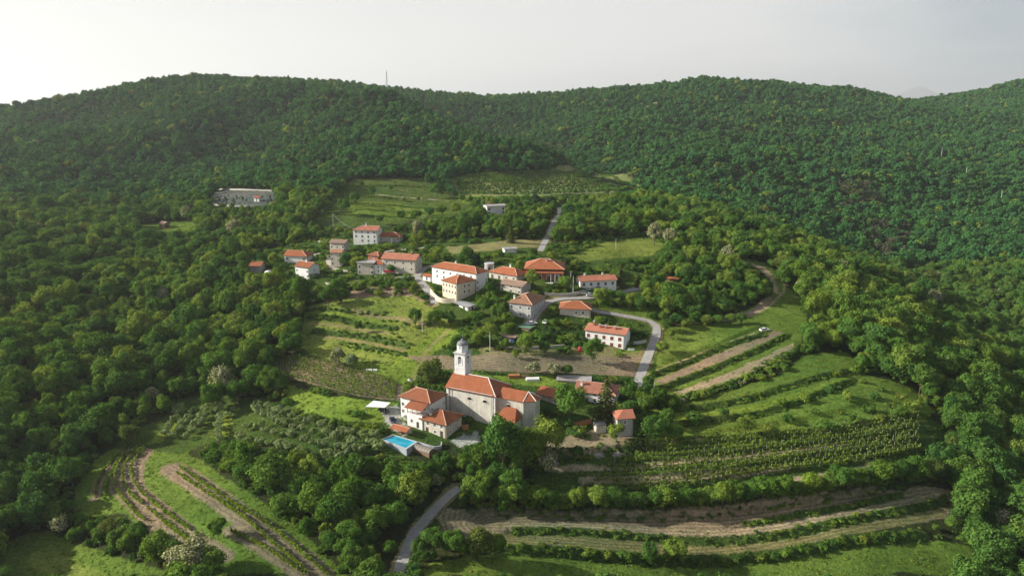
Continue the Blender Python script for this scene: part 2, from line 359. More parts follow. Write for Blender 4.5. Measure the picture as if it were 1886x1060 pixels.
M['carpaint_grey'] = plain('dark car paint', (0.04, 0.042, 0.045), 0.3, var=0.02); M['tyre'] = plain('tyre rubber', (0.02, 0.02, 0.02), 0.9)
M['green_sheet'] = plain('green roofing sheet', (0.10, 0.19, 0.12), 0.6); M['blue_sheet'] = plain('dark blue panels', (0.03, 0.07, 0.12), 0.35)
M['sheet_white'] = plain('white roofing sheet', (0.74, 0.74, 0.72), 0.6); M['poly'] = plain('smoked polycarbonate', (0.20, 0.17, 0.13), 0.35)
M['grave'] = plain('grave marble', (0.34, 0.34, 0.35), 0.4, var=0.3, sc=0.3); M['rock'] = plaster('bare limestone', (0.30, 0.275, 0.255), (0.15, 0.14, 0.13), 0.8, 1.0)
M['awning'] = plain('dark red awning', (0.20, 0.025, 0.025)); M['flower'] = plain('scarlet canvas', (0.50, 0.06, 0.04))
M['hill'] = plain('distant wooded mountain', (0.08, 0.11, 0.09), 1.0, sc=0.002); M['glass_rail'] = plain('pale fence panels', (0.33, 0.36, 0.38), 0.4)
M['lamp'] = plain('headlight glass', (0.8, 0.8, 0.8), 0.2)

# ground: cover colour painted per vertex (what grows there), fine mottling and furrows procedural
def groundmat():
    m, nt, b = nmat('ground cover'); at = N(nt, 'ShaderNodeAttribute', attribute_name='cover'); pos = geopos(nt)
    rd = N(nt, 'ShaderNodeAttribute', attribute_name='rowd'); ra = N(nt, 'ShaderNodeAttribute', attribute_name='rowa')
    f1 = noise(nt, 1.1, 5, pos, 0.7); f2 = noise(nt, 0.16, 4, pos, 0.6)
    c = mixc(nt, 0.9, at.outputs['Color'], ramp(nt, f1, [(0.28, (0.24, 0.24, 0.26)), (0.72, (0.78, 0.78, 0.72))]), 'OVERLAY')
    c = mixc(nt, 0.6, c, ramp(nt, f2, [(0.3, (0.33, 0.36, 0.36)), (0.7, (0.68, 0.63, 0.58))]), 'OVERLAY')
    wob = N(nt, 'ShaderNodeMath', operation='MULTIPLY_ADD'); nt.links.new(noise(nt, 0.25, 2, pos), wob.inputs[0]); wob.inputs[1].default_value = 1.6; nt.links.new(rd.outputs['Fac'], wob.inputs[2])
    k = N(nt, 'ShaderNodeMath', operation='MULTIPLY'); nt.links.new(wob.outputs[0], k.inputs[0]); k.inputs[1].default_value = 2 * math.pi / 1.5
    s = N(nt, 'ShaderNodeMath', operation='SINE'); nt.links.new(k.outputs[0], s.inputs[0])
    s2 = N(nt, 'ShaderNodeMath', operation='MULTIPLY_ADD'); nt.links.new(s.outputs[0], s2.inputs[0]); s2.inputs[1].default_value = 0.5; s2.inputs[2].default_value = 0.5
    s3 = N(nt, 'ShaderNodeMath', operation='MULTIPLY'); nt.links.new(s2.outputs[0], s3.inputs[0]); nt.links.new(ra.outputs['Fac'], s3.inputs[1])
    c = mixc(nt, s3.outputs[0], c, mixc(nt, 1.0, c, (0.5, 0.55, 0.5), 'MULTIPLY'))
    nt.links.new(c, b.inputs['Base Color']); b.inputs['Roughness'].default_value = 1.0; b.inputs['Specular IOR Level'].default_value = 0.0
    bump(nt, b, f1, 0.9, 0.5); return m
M['ground'] = groundmat()

# ------------------------------------------------------------------ terraces (steps in the terrain)
for s, h, w in [
    ("561,570 607,571 652,573 706,578", 1.2, 5), ("570,585 616,587 652,594 706,603 729,605", 1.6, 5), ("577,609 625,614 672,621 724,630 752,637", 1.8, 5),
    ("629,632 677,640 720,650 745,653", 1.5, 5), ("660,653 724,664", 1.0, 4),
    ("1204,691 1309,647 1404,615", 1.6, 4), ("1222,713 1309,680 1389,647 1447,618", 1.8, 4), ("1236,662 1327,633 1396,604", 1.4, 5), ("1255,738 1346,709 1426,673 1473,640", 2.2, 5),
    ("1243,752 1352,739 1460,708 1569,682", 1.8, 5), ("1265,778 1373,765 1482,734 1569,700", 1.8, 5), ("1308,796 1417,782 1504,765 1590,743", 1.6, 5),
    ("1150,826 1230,818 1373,810 1547,792 1712,766", 1.4, 5), ("1010,866 1118,854 1200,848 1417,827 1590,806 1720,792", 1.6, 4), ("1039,884 1198,880 1356,866 1417,852 1590,826 1725,810", 1.6, 4),
    ("1073,903 1224,900 1373,874 1547,856 1720,827", 1.5, 4),
    ("890,940 1000,942 1200,946 1320,940 1430,925 1540,910 1660,893", 2.6, 5), ("950,976 1035,977 1154,985 1278,995 1417,986 1547,960 1634,943 1742,921", 1.6, 4),
    ("930,1010 1069,1019 1181,1028 1274,1031 1417,1022 1547,999 1699,985", 2.0, 5), ("1374,964 1469,947 1569,930 1660,910", 0.9, 4),
    ("980,845 1050,838 1110,832 1170,826", 3.0, 6), ("860,684 960,690 1040,692 1150,696", 1.0, 5)]:
    TERR_NEW = (smooth_line(hits(pts(s), H0)[:, :2], 4.0), h, w); TERR.append(TERR_NEW)

# ------------------------------------------------------------------ land cover
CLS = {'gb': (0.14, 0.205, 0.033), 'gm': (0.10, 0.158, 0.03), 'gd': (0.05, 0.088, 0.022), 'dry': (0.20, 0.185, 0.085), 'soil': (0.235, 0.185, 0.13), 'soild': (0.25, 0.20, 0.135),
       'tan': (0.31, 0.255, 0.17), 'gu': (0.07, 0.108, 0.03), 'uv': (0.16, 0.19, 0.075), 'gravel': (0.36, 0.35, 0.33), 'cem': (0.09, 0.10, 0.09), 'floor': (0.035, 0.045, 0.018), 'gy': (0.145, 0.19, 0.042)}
# (class, open ground?, pixel outline, structure name or None, furrow guide line or None)
POLY = [
 ('gd', 1, "455,470 560,445 620,425 760,430 900,440 1000,452 1100,440 1210,430 1240,460 1200,520 1235,560 1210,600 1215,690 1170,722 1190,790 1170,815 1000,850 900,830 860,800 820,815 720,845 690,800 740,700 780,650 740,560 640,545 560,560 450,520", 'village_ground', None),
 ('soil', 0, "600,545 640,535 760,525 800,560 790,575 700,570 600,568", None, None),
 ('gm', 1, "0,1060 0,1005 40,985 90,975 190,1015 320,1060", 'meadow', None),
 ('gy', 1, "40,1025 90,1005 200,1060 90,1060", None, None),
 ('gm', 1, "135,950 140,895 175,845 222,818 290,815 330,825 400,870 480,920 560,985 640,1060 420,1060 330,1000 230,945", 'vineyard_slope', None),
 ('gd', 1, "210,825 225,800 300,770 330,735 400,725 500,735 560,750 700,795 700,835 600,840 480,815 400,812 330,835 260,826", 'olive_slope', None),
 ('gb', 0, "270,818 300,790 320,760 332,745 345,750 325,785 300,815", None, None),
 ('gb', 0, "385,805 400,780 420,755 430,770 420,805", None, None),
 ('gb', 1, "525,705 545,712 600,728 660,735 735,742 745,775 700,778 640,775 560,760 535,742", 'lawn', None),
 ('soil', 1, "498,668 545,655 620,668 700,692 742,710 738,738 650,726 580,708 520,690", 'vineyard_plot', "505,668 600,690 735,730"),
 ('gy', 1, "562,565 620,552 760,545 800,570 850,610 800,645 765,690 742,708 640,668 570,655 555,640 556,600", 'terraced_meadow', None),
 ('gb', 0, "742,708 700,692 640,668 720,668 760,635 800,605 850,590 860,610 800,650 765,690", None, None),
 ('soil', 1, "745,655 860,655 1000,648 1185,645 1180,692 1050,690 900,684 800,678", 'fallow_field', "760,668 900,668 1180,672"),
 ('dry', 0, "880,640 1010,635 1190,640 1188,655 1000,655 890,652", None, None),
 ('gb', 1, "862,686 900,690 1040,694 1042,712 960,708 900,700", 'churchyard_lawn', None),
 ('gm', 1, "1205,700 1215,640 1230,600 1310,595 1400,588 1480,615 1470,650 1350,705 1240,735 1205,725", 'terraced_field', None),
 ('soil', 0, "1205,700 1300,660 1400,622 1425,608 1445,612 1400,635 1310,672 1222,708", None, "1205,704 1310,665 1430,612"),
 ('tan', 0, "1240,722 1320,694 1400,660 1460,630 1465,645 1400,678 1330,704 1260,728", None, "1230,722 1330,690 1460,636"),
 ('dry', 0, "1205,683 1260,660 1330,634 1390,612 1398,617 1330,645 1265,668 1210,690", None, None),
 ('gm', 1, "1200,745 1330,722 1440,690 1480,655 1560,648 1590,690 1680,715 1725,760 1700,775 1500,806 1300,822 1195,828 1180,790", 'meadow', None),
 ('gb', 0, "1240,768 1360,752 1470,722 1560,695 1575,705 1480,738 1372,770 1262,785", None, None),
 ('gb', 0, "1290,795 1420,780 1500,762 1560,745 1570,755 1505,775 1420,793 1300,806", None, None),
 ('gd', 1, "985,862 1100,835 1250,815 1450,800 1700,765 1745,785 1740,825 1690,850 1500,885 1250,915 1000,912 975,885", 'vineyard_terraces', None),
 ('soild', 1, "800,935 880,938 1000,942 1300,935 1440,915 1600,897 1750,900 1760,925 1740,955 1560,985 1420,1012 1280,1025 1150,1022 930,1008 820,995", 'ploughed_terraces', "900,960 1200,965 1420,955 1600,925 1740,915"),
 ('tan', 0, "935,965 1040,962 1200,972 1330,975 1420,965 1540,943 1640,925 1740,905 1740,918 1640,940 1545,958 1420,982 1280,990 1150,980 1040,974 950,974", None, "950,968 1200,976 1420,970 1740,910"),
 ('dry', 0, "935,982 1150,992 1280,1002 1420,992 1550,968 1730,930 1740,950 1650,970 1550,990 1420,1010 1280,1022 1150,1015 935,1004", None, "935,990 1280,1010 1740,940"),
 ('gm', 1, "760,1060 800,1035 930,1018 1070,1028 1280,1040 1420,1030 1550,1010 1700,992 1810,1010 1760,1060", 'meadow', None),
 ('gu', 1, "572,412 600,380 628,350 650,330 780,330 825,360 870,378 850,396 800,398 720,416 640,418", 'hill_meadow', None),
 ('gm', 0, "640,372 720,372 860,392 800,395 720,405 640,395", None, None),
 ('uv', 1, "825,330 900,318 1020,313 1100,320 1200,345 1110,356 1000,360 850,362", 'hill_vineyard', None),
 ('gb', 0, "840,362 1000,360 1060,362 1050,372 900,376 850,374", None, None),
 ('gy', 1, "1050,470 1120,445 1200,432 1225,452 1200,470 1130,476 1080,482", 'meadow', None),
 ('gm', 1, "1365,475 1415,485 1440,520 1470,545 1485,590 1470,612 1380,590 1300,590 1375,570 1420,545 1425,520 1390,490", 'grass_lane', None),
 ('soil', 0, "1300,585 1380,572 1415,543 1425,550 1395,580 1330,592", None, None),
 ('tan', 0, "1365,478 1410,492 1428,515 1434,540 1426,540 1418,515 1400,497", None, None),
 ('cem', 1, "385,362 400,352 505,352 507,378 440,380 385,378", 'cemetery_ground', None),
 ('gm', 1, "250,415 300,408 360,408 365,425 290,428", 'meadow', None),
 ('dry', 1, "820,455 1000,440 1005,455 900,462 830,468", 'meadow', None),
 ('gravel', 0, "828,812 860,795 880,790 885,815 850,823", None, None),
 ('gravel', 0, "700,755 738,742 742,775 760,795 740,805 715,780", None, None),
 ('gravel', 0, "1075,540 1160,530 1165,538 1085,552", None, None),
 ('soild', 0, "1000,808 1100,790 1160,800 1170,815 1100,835 1010,840", None, None),
 ('gm', 1, "1088,560 1190,565 1205,590 1120,578", None, None),
 ('gb', 0, "1130,640 1180,635 1175,648 1135,650", None, None),
]
PW = []
for c, op, s, nm, gd in POLY:
    p = pts(s); PW.append((c, op, np.array(p), hits(p)[:, :2], nm, smooth_line(hits(pts(gd))[:, :2], 4) if gd else None))
# painted bands along lines: (class, half width m, pixel line)
BAND = [('soil', 1.5, "176,915 178,898 188,877 204,856 228,832"), ('soil', 2.1, "300,972 245,925 220,900 216,880 224,858 243,834"), ('soil', 2.1, "365,1010 310,965 255,922 236,895 235,868 246,848 262,830"),
        ('soil', 2.4, "415,1025 350,985 290,935 255,905 250,880 255,855 268,834"), ('soil', 3.4, "315,862 370,895 440,945 500,985 560,1032 590,1060"), ('soil', 2.3, "425,975 486,1010 560,1060"),
        ('gd', 0.9, "561,570 607,571 652,573 706,578"), ('gd', 1.3, "570,585 616,587 652,594 706,603 729,605"), ('gd', 1.3, "577,609 625,614 672,621 724,630 752,637"), ('gd', 1.2, "629,632 677,640 720,650 745,653"),
        ('dry', 1.3, "572,596 640,603 720,614"), ('dry', 1.4, "600,620 670,630 745,645"), ('gb', 1.5, "575,578 650,584 720,595"), ('gb', 1.2, "630,637 700,650 745,660"), ('dry', 1.6, "650,570 720,585 790,598"),
        ('tan', 1.0, "1207,687 1262,664 1330,639 1392,615"), ('tan', 1.0, "1007,861 1198,857 1398,838 1560,818"), ('tan', 1.1, "1071,885 1213,882 1356,871 1450,858"), ('tan', 1.0, "1200,818 1380,809 1500,796"), ('tan', 1.0, "1460,882 1547,869 1620,852"),
        ('gb', 1.5, "1200,825 1400,812 1600,785 1700,772"),
        ('gd', 1.2, "950,978 1035,979 1154,987 1278,997 1417,988 1547,962 1634,945 1742,923"), ('gd', 1.6, "930,1010 1069,1020 1181,1029 1274,1032 1417,1024 1547,1001 1699,987"),
        ('gd', 1.0, "1374,964 1469,948 1569,931 1660,911"), ('gm', 0.8, "1222,713 1309,680 1389,647 1447,618"), ('gd', 1.4, "1204,693 1309,649 1404,617"), ('gd', 1.5, "1222,715 1309,682 1389,649 1447,620"),
        ('dry', 0.8, "760,700 790,640 830,605"), ('tan', 0.6, "1376,578 1410,568 1440,540 1445,520"), ('gd', 1.4, "1243,756 1352,743 1460,712 1569,686"), ('gd', 1.4, "1265,782 1373,769 1482,738 1569,704"),
        ('gd', 1.6, "610,378 660,376 720,378 800,386"), ('gd', 1.6, "640,342 700,342 780,344"), ('gd', 1.8, "590,398 660,396 760,402"), ('dry', 1.0, "640,352 720,352 780,350"), ('gd', 0.9, "620,362 700,364 760,372"), ('dry', 0.9, "650,384 720,384 800,388")]
BW = [(c, w, smooth_line(hits(pts(s))[:, :2], 3)) for c, w, s in BAND]
# roads
ROADS = [('road', M['road'], 3.1, "733,1062 742,1030 752,1003 770,972 800,938 830,909 846,898"),
         ('road', M['road'], 3.6, "1172,712 1182,685 1188,669 1198,644 1208,618 1209,602 1198,592 1180,587 1142,580 1105,574 1086,569"),
         ('road', M['road'], 4.0, "972,598 982,585 995,568 1012,554 1040,549 1085,547 1120,540 1165,533 1192,524"),
         ('road', M['road'], 3.6, "800,560 792,540 775,518 768,508 782,494 800,488"), ('track', M['track'], 2.6, "560,478 585,467 602,475 607,488 618,495 640,500"),
         ('road', M['road'], 3.6, "995,462 1002,448 1012,430 1018,415 1024,402 1032,394 1030,382"), ('track', M['track'], 2.4, "690,358 720,361 770,365 825,369"),
         ('track', M['track'], 2.8, "690,465 720,462 760,458 790,455"), ('track', M['track'], 2.2, "405,349 450,350 505,351 560,352")]
RW = [(n, m, w, smooth_line(hits(pts(s))[:, :2], 1.5)) for n, m, w, s in ROADS]

# ------------------------------------------------------------------ ground mesh: a wide fan grid, dense around the village
rad = np.concatenate([np.linspace(45, 128, 22), np.arange(130, 440, 0.78), 440 * np.exp(np.arange(0, 210) * 0.0098), np.array([3600, 4600, 6500, 10000, 16000, 26000, 40000])])
ang = np.linspace(R(-57), R(57), 680)
nr, na = len(rad), len(ang)
gx = (rad[:, None] * np.sin(ang)[None]).ravel(); gy = (rad[:, None] * np.cos(ang)[None]).ravel(); gz = H(gx, gy)
nx = gx + 0.9 * fbm(gx, gy, 5, 3, 7); ny = gy + 0.9 * fbm(gx, gy, 5, 3, 8)
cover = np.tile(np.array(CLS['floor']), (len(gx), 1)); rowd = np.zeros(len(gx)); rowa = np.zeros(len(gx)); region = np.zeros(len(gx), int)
for i, (c, op, pp, pw, nm, gd) in enumerate(PW):
    m = inpoly(nx, ny, pw)
    if not m.any(): continue
    cover[m] = CLS[c]; rowa[m] = 0
    if nm: region[inpoly(gx, gy, pw)] = i + 1
    if gd is not None: rowd[m] = seg_dist(gx[m], gy[m], gd)[0]; rowa[m] = 0.75
def band_mask(pl, w, xs, ys):
    m = (xs > pl[:, 0].min() - w) & (xs < pl[:, 0].max() + w) & (ys > pl[:, 1].min() - w) & (ys < pl[:, 1].max() + w); idx = np.where(m)[0]
    d, en = seg_dist(xs[idx], ys[idx], pl); return idx[(np.abs(d) < w)], d[np.abs(d) < w]
for c, w, pl in BW:
    k, d = band_mask(pl, w, nx * 0.4 + gx * 0.6, ny * 0.4 + gy * 0.6); cover[k] = CLS[c]
    if c == 'soil': rowd[k] = d; rowa[k] = 0.6
    else: rowa[k] = 0
for n_, m_, w, pl in RW:
    k, d = band_mask(pl, w / 2 + 0.8, nx, ny); cover[k] = CLS['dry']; rowa[k] = 0
# broad patches of different growth in open ground
pn = fbm(gx, gy, 14, 3, 12); pn2 = fbm(gx, gy, 45, 2, 15)
cover *= (1 + 0.22 * pn + 0.18 * pn2)[:, None]
cover[:, 0] *= 1 + 0.18 * pn2
# flatten the road bed a little below the road sheet
for n_, m_, w, pl in RW:
    k, d = band_mask(pl, w / 2 + 0.5, gx, gy); gz[k] -= 0.12
idx = np.arange(nr * na).reshape(nr, na)
quads = np.stack([idx[:-1, :-1], idx[:-1, 1:], idx[1:, 1:], idx[1:, :-1]], -1).reshape(-1, 4)
fr = np.where((region[quads[:, 0]] == region[quads[:, 2]]) & (region[quads[:, 1]] == region[quads[:, 3]]), region[quads[:, 0]], 0)
def ground_part(name, q):
    u, inv = np.unique(q.ravel(), return_inverse=True); nv, nf = len(u), len(q)
    me = bpy.data.meshes.new(name); me.vertices.add(nv); me.vertices.foreach_set('co', np.stack([gx[u], gy[u], gz[u]], 1).astype(np.float32).ravel())
    me.loops.add(nf * 4); me.loops.foreach_set('vertex_index', inv.astype(np.int32)); me.polygons.add(nf)
    me.polygons.foreach_set('loop_start', np.arange(0, nf * 4, 4, dtype=np.int32)); me.polygons.foreach_set('use_smooth', np.ones(nf, bool)); me.update(calc_edges=True)
    a = me.attributes.new('cover', 'FLOAT_COLOR', 'POINT'); a.data.foreach_set('color', np.hstack([np.clip(cover[u], 0, 1), np.ones((nv, 1))]).astype(np.float32).ravel())
    for nm_, arr in (('rowd', rowd), ('rowa', rowa)):
        a = me.attributes.new(nm_, 'FLOAT', 'POINT'); a.data.foreach_set('value', arr[u].astype(np.float32))
    me.materials.append(M['ground']); o = bpy.data.objects.new(name, me); o['kind'] = 'structure'; return link(o)
ground_part('ground', quads[fr == 0])
for i, (c, op, pp, pw, nm, gd) in enumerate(PW):
    if nm and (fr == i + 1).any(): ground_part(nm, quads[fr == i + 1])

def ribbon(name, mat, w, pl, lift=0.05, nc=5):
    t = np.gradient(pl, axis=0); t /= np.linalg.norm(t, axis=1)[:, None] + 1e-9; nn = np.stack([-t[:, 1], t[:, 0]], 1)
    V = []; offs = np.linspace(-w / 2, w / 2, nc); wob = 1 + 0.10 * fbm(pl[:, 0], pl[:, 1], 6, 2, 3)
    hc = H(pl[:, 0], pl[:, 1])
    for k in offs:
        q = pl + nn * (k * wob)[:, None]; h = H(q[:, 0], q[:, 1]); V.append(np.column_stack([q, 0.5 * hc + 0.5 * h + lift]))
    V = np.stack(V, 1); n = len(pl); vs_ = V.reshape(-1, 3); F = []
    for a in range(n - 1):
        for b in range(nc - 1):
            i = a * nc + b; F.append((i, i + nc, i + nc + 1, i + 1))
    me = bpy.data.meshes.new(name); me.from_pydata(vs_.tolist(), [], F); me.materials.append(mat)
    o = bpy.data.objects.new(name, me); o['kind'] = 'structure'
    for p in me.polygons: p.use_smooth = True
    return link(o)
for n_, m_, w, pl in RW: ribbon(n_, m_, w, pl)

# far mountain on the horizon
def far_hill(px, py, Y, halfw, name='hills'):
    d = ray(px, py); k = Y / d[1]; cx_, z1 = d[0] * k, CAMZ + d[2] * k; V = []; F = []; n = 60; mm = 12
    for j in range(mm):
        for i in range(n):
            t = (i / (n - 1) - 0.5) * 2; s = j / (mm - 1)
            h = (z1 - 20) * max(0, 1 - abs(t + 0.12 * math.sin(5 * t)) ** 1.5) * (1 + 0.10 * math.sin(9 * t + 1) * (1 - abs(t))) * math.sin(math.pi * s)
            V.append((cx_ + t * halfw, Y - 1500 + 3000 * s, 15 + h))
    for j in range(mm - 1):
        for i in range(n - 1): a = j * n + i; F.append((a, a + 1, a + n + 1, a + n))
    me = bpy.data.meshes.new(name); me.from_pydata(V, [], F); me.materials.append(M['hill'])
    for p in me.polygons: p.use_smooth = True
    o = bpy.data.objects.new(name, me); o['kind'] = 'structure'; return link(o)
far_hill(1690, 163, 34000, 3500)
# ------------------------------------------------------------------ buildings
FOOT = []      # world footprints (for keeping trees off)
BOXPX = []     # pixel boxes of facades the photograph shows clear of trees
def frame(A1, B1, C1, B0, La=None, Lc=None, h=None):
    P = hit(*B0); hd = math.hypot(P[0], P[1]); d = ray(*B1); k = hd / math.hypot(d[0], d[1]); B = d * k + np.array([0, 0, CAMZ])
    ze = B[2]
    if h is not None: ze = P[2] + h; B = at_plane(*B1, ze)
    ta = tcn = None
    if A1 is not None: a = (at_plane(*A1, ze) - B)[:2]; ta = math.atan2(a[1], a[0]); la = np.hypot(*a)
    if C1 is not None: c = (at_plane(*C1, ze) - B)[:2]; tcn = math.atan2(c[1], c[0]); lc = np.hypot(*c)
    if ta is None: yaw = tcn; la = La
    elif tcn is None: yaw = ta - math.pi / 2; lc = Lc
    else:
        e = (ta - tcn) - math.pi / 2; w = lc / (la + lc); yaw = tcn + e * (1 - w)   # trust the longer side more
    return dict(o=(B[0], B[1], P[2]), yaw=yaw, La=La or la, Lc=Lc or lc, h=ze - P[2])
def roof_faces(Lc, La, h, over, pitch, axis, hips, x0=0, y0=0):
    """top faces (with uv) of a pitched roof over the rectangle, ridge list, gable triangles"""
    t = math.tan(pitch); X0, X1, Y0, Y1 = x0 - over, x0 + Lc + over, y0 - over, y0 + La + over; ze = h - over * t
    F = []; ridges = []; gab = []
    def P(a, b, z): return (a, b, z) if axis == 'x' else (b, a, z)
    if axis == 'x': A0, A1, B0, B1 = X0, X1, Y0, Y1
    else: A0, A1, B0, B1 = Y0, Y1, X0, X1
    hw = (B1 - B0) / 2; bm = (B0 + B1) / 2; zr = ze + hw * t
    r0 = A0 + (min(hw, (A1 - A0) / 2 - 0.01) if hips[0] else 0); r1 = A1 - (min(hw, (A1 - A0) / 2 - 0.01) if hips[1] else 0)
    F.append([P(A0, B0, ze), P(A1, B0, ze), P(r1, bm, zr), P(r0, bm, zr)]); F.append([P(A1, B1, ze), P(A0, B1, ze), P(r0, bm, zr), P(r1, bm, zr)])
    ridges.append((P(r0, bm, zr), P(r1, bm, zr)))
    for hp, Ae, r, sgn in ((hips[0], A0, r0, -1), (hips[1], A1, r1, 1)):
        if hp:
            F.append([P(Ae, B1, ze), P(Ae, B0, ze), P(r, bm, zr)] if sgn < 0 else [P(Ae, B0, ze), P(Ae, B1, ze), P(r, bm, zr)])
            ridges += [(P(Ae, B0, ze), P(r, bm, zr)), (P(Ae, B1, ze), P(r, bm, zr))]
        else:
            w = Ae - sgn * over; gab.append([P(w, B0 + over, h), P(w, B1 - over, h), P(w, bm, h + (hw - over) * t)])
    if axis == 'y': F = [f[::-1] for f in F]
    return F, ridges, gab, zr
def roof_mesh(name, F, mat, thick=0.2):
    V = []; Fs = []; uvs = []; mi = []
    for f in F:
        p = [Vector(x) for x in f]; n = (p[1] - p[0]).cross(p[-1] - p[0]).normalized()
        if n.z < 0: p = p[::-1]; n = -n
        i0 = len(V); V += [tuple(x) for x in p]; k = len(p); Fs.append(list(range(i0, i0 + k)))
        eave = Vector((-n.y, n.x, 0)); eave = eave.normalized() if eave.length > 1e-6 else Vector((1, 0, 0)); up = n.cross(eave)
        uvs.append([(x.dot(eave), x.dot(up)) for x in p])
        j0 = len(V); V += [(x.x, x.y, x.z - thick) for x in p]; Fs.append(list(range(j0 + k - 1, j0 - 1, -1))); uvs.append([(0, 0)] * k)
        for a in range(k):
            b = (a + 1) % k; Fs.append([i0 + a, j0 + a, j0 + b, i0 + b]); uvs.append([(0, 0)] * 4)
    me = bpy.data.meshes.new(name); me.from_pydata(V, [], Fs); me.materials.append(mat); uvl = me.uv_layers.new(name='UVMap')
    flat = [c for u in uvs for c in u]
    for i, c in enumerate(flat): uvl.data[i].uv = c
    me.update(); return me
def add_roof(root, F, ridges, mat, thick=0.2, rmat=None, rr=0.13, name='roof'):
    ro = link(bpy.data.objects.new(name, roof_mesh(name, F, mat, thick)), root)
    if ridges and rr:
        m = MB()
        for a, b in ridges: m.tube(Vector(a) + Vector((0, 0, 0.03)), Vector(b) + Vector((0, 0, 0.03)), rr, n=6)
        m.build('ridge_tiles', rmat or M['ridge'], ro)
    return ro
def chimney(ro, x, y, zb, h=1.3, w=0.7, mat=None):
    m = MB(); m.box(x - w / 2, x + w / 2, y - w / 2, y + w / 2, zb - 1.2, zb + h); c = m.build('chimney', mat or M['white'], ro)
    m = MB(); m.box(x - w * .68, x + w * .68, y - w * .68, y + w * .68, zb + h + 0.012, zb + h + 0.16)
    m.box(x - w * .4, x + w * .4, y - w * .4, y + w * .4, zb + h + 0.17, zb + h + 0.4); m.box(x - w * .6, x + w * .6, y - w * .6, y + w * .6, zb + h + 0.41, zb + h + 0.5)
    cap = m.build('chimney_cap', M['concrete'], ro)
class Face:
    """a wall plane: maps (s along, z, depth inwards) to local xyz"""
    def __init__(s, o, dirx, inw, L): s.o = Vector(o); s.d = Vector(dirx); s.i = Vector(inw); s.L = L
    def p(s, a, z, q=0.0): return tuple(s.o + s.d * a + Vector((0, 0, z)) + s.i * q)
def faces_of(Lc, La, x0=0, y0=0):
    return {'R': Face((x0, y0, 0), (1, 0, 0), (0, 1, 0), Lc), 'L': Face((x0, y0, 0), (0, 1, 0), (1, 0, 0), La),
            'BR': Face((x0 + Lc, y0, 0), (0, 1, 0), (-1, 0, 0), La), 'BL': Face((x0, y0 + La, 0), (1, 0, 0), (0, -1, 0), Lc)}
def wall_face(m, f, z0, z1, holes, depth=0.22):
    xs = sorted({0.0, f.L} | {v for h in holes for v in (h[0], h[1])}); zs = sorted({z0, z1} | {v for h in holes for v in (h[2], h[3])})
    for a, b in zip(xs, xs[1:]):
        for c, d in zip(zs, zs[1:]):
            xm, zm = (a + b) / 2, (c + d) / 2
            if any(h[0] < xm < h[1] and h[2] < zm < h[3] for h in holes): continue
            m.face([f.p(a, c), f.p(b, c), f.p(b, d), f.p(a, d)])
    for a, b, c, d in holes:
        q = depth
        m.face([f.p(a, c), f.p(b, c), f.p(b, c, q), f.p(a, c, q)]); m.face([f.p(a, d), f.p(b, d), f.p(b, d, q), f.p(a, d, q)])
        m.face([f.p(a, c), f.p(a, d), f.p(a, d, q), f.p(a, c, q)]); m.face([f.p(b, c), f.p(b, d), f.p(b, d, q), f.p(b, c, q)])
        m.face([f.p(a, c, q + .01), f.p(b, c, q + .01), f.p(b, d, q + .01), f.p(a, d, q + .01)])
def fbox(m, f, a, b, c, d, q0, q1):
    P = [f.p(a, c, q0), f.p(b, c, q0), f.p(b, d, q0), f.p(a, d, q0)]; Q = [f.p(a, c, q1), f.p(b, c, q1), f.p(b, d, q1), f.p(a, d, q1)]
    m.face(P); m.face(Q[::-1])
    for i in range(4): j = (i + 1) % 4; m.face([P[i], Q[i], Q[j], P[j]])
def add_window(root, f, a, b, c, d, style='w', fm=None):
    fm = fm or M['frame_white']; m = MB(); t = 0.09
    if style == 'door':
        fbox(m, f, a + .02, b - .02, c + .01, d - .02, 0.10, 0.17); o = m.build('door', M['frame_dark'], root); return o
    if style in ('w', 's', 'r'):    # pale stone surround, slightly proud
        for (p, q, r, s_) in ((a - .14, a, c - .12, d + .12), (b, b + .14, c - .12, d + .12), (a + .001, b - .001, d, d + .12), (a + .001, b - .001, c - .14, c)): fbox(m, f, p, q, r, s_, -0.05, 0.05)
    for (p, q, r, s_) in ((a, a + t, c, d), (b - t, b, c, d), (a + t, b - t, d - t, d), (a + t, b - t, c, c + t), ((a + b) / 2 - .04, (a + b) / 2 + .04, c + t, d - t)): fbox(m, f, p, q, r, s_, 0.10, 0.15)
    o = m.build('window', fm, root); g = MB(); fbox(g, f, a + .01, b - .01, c + .01, d - .01, 0.16, 0.19); g.build('pane', M['glass'], o)
    if style in ('s', 'r'):
        s = MB(); fbox(s, f, a + .03, (a + b) / 2 - .01, c + .03, d - .03, 0.03, 0.07); fbox(s, f, (a + b) / 2 + .01, b - .03, c + .03, d - .03, 0.03, 0.07)
        s.build('shutters', M['shutter_red' if style == 'r' else 'shutter'], o)
    return o
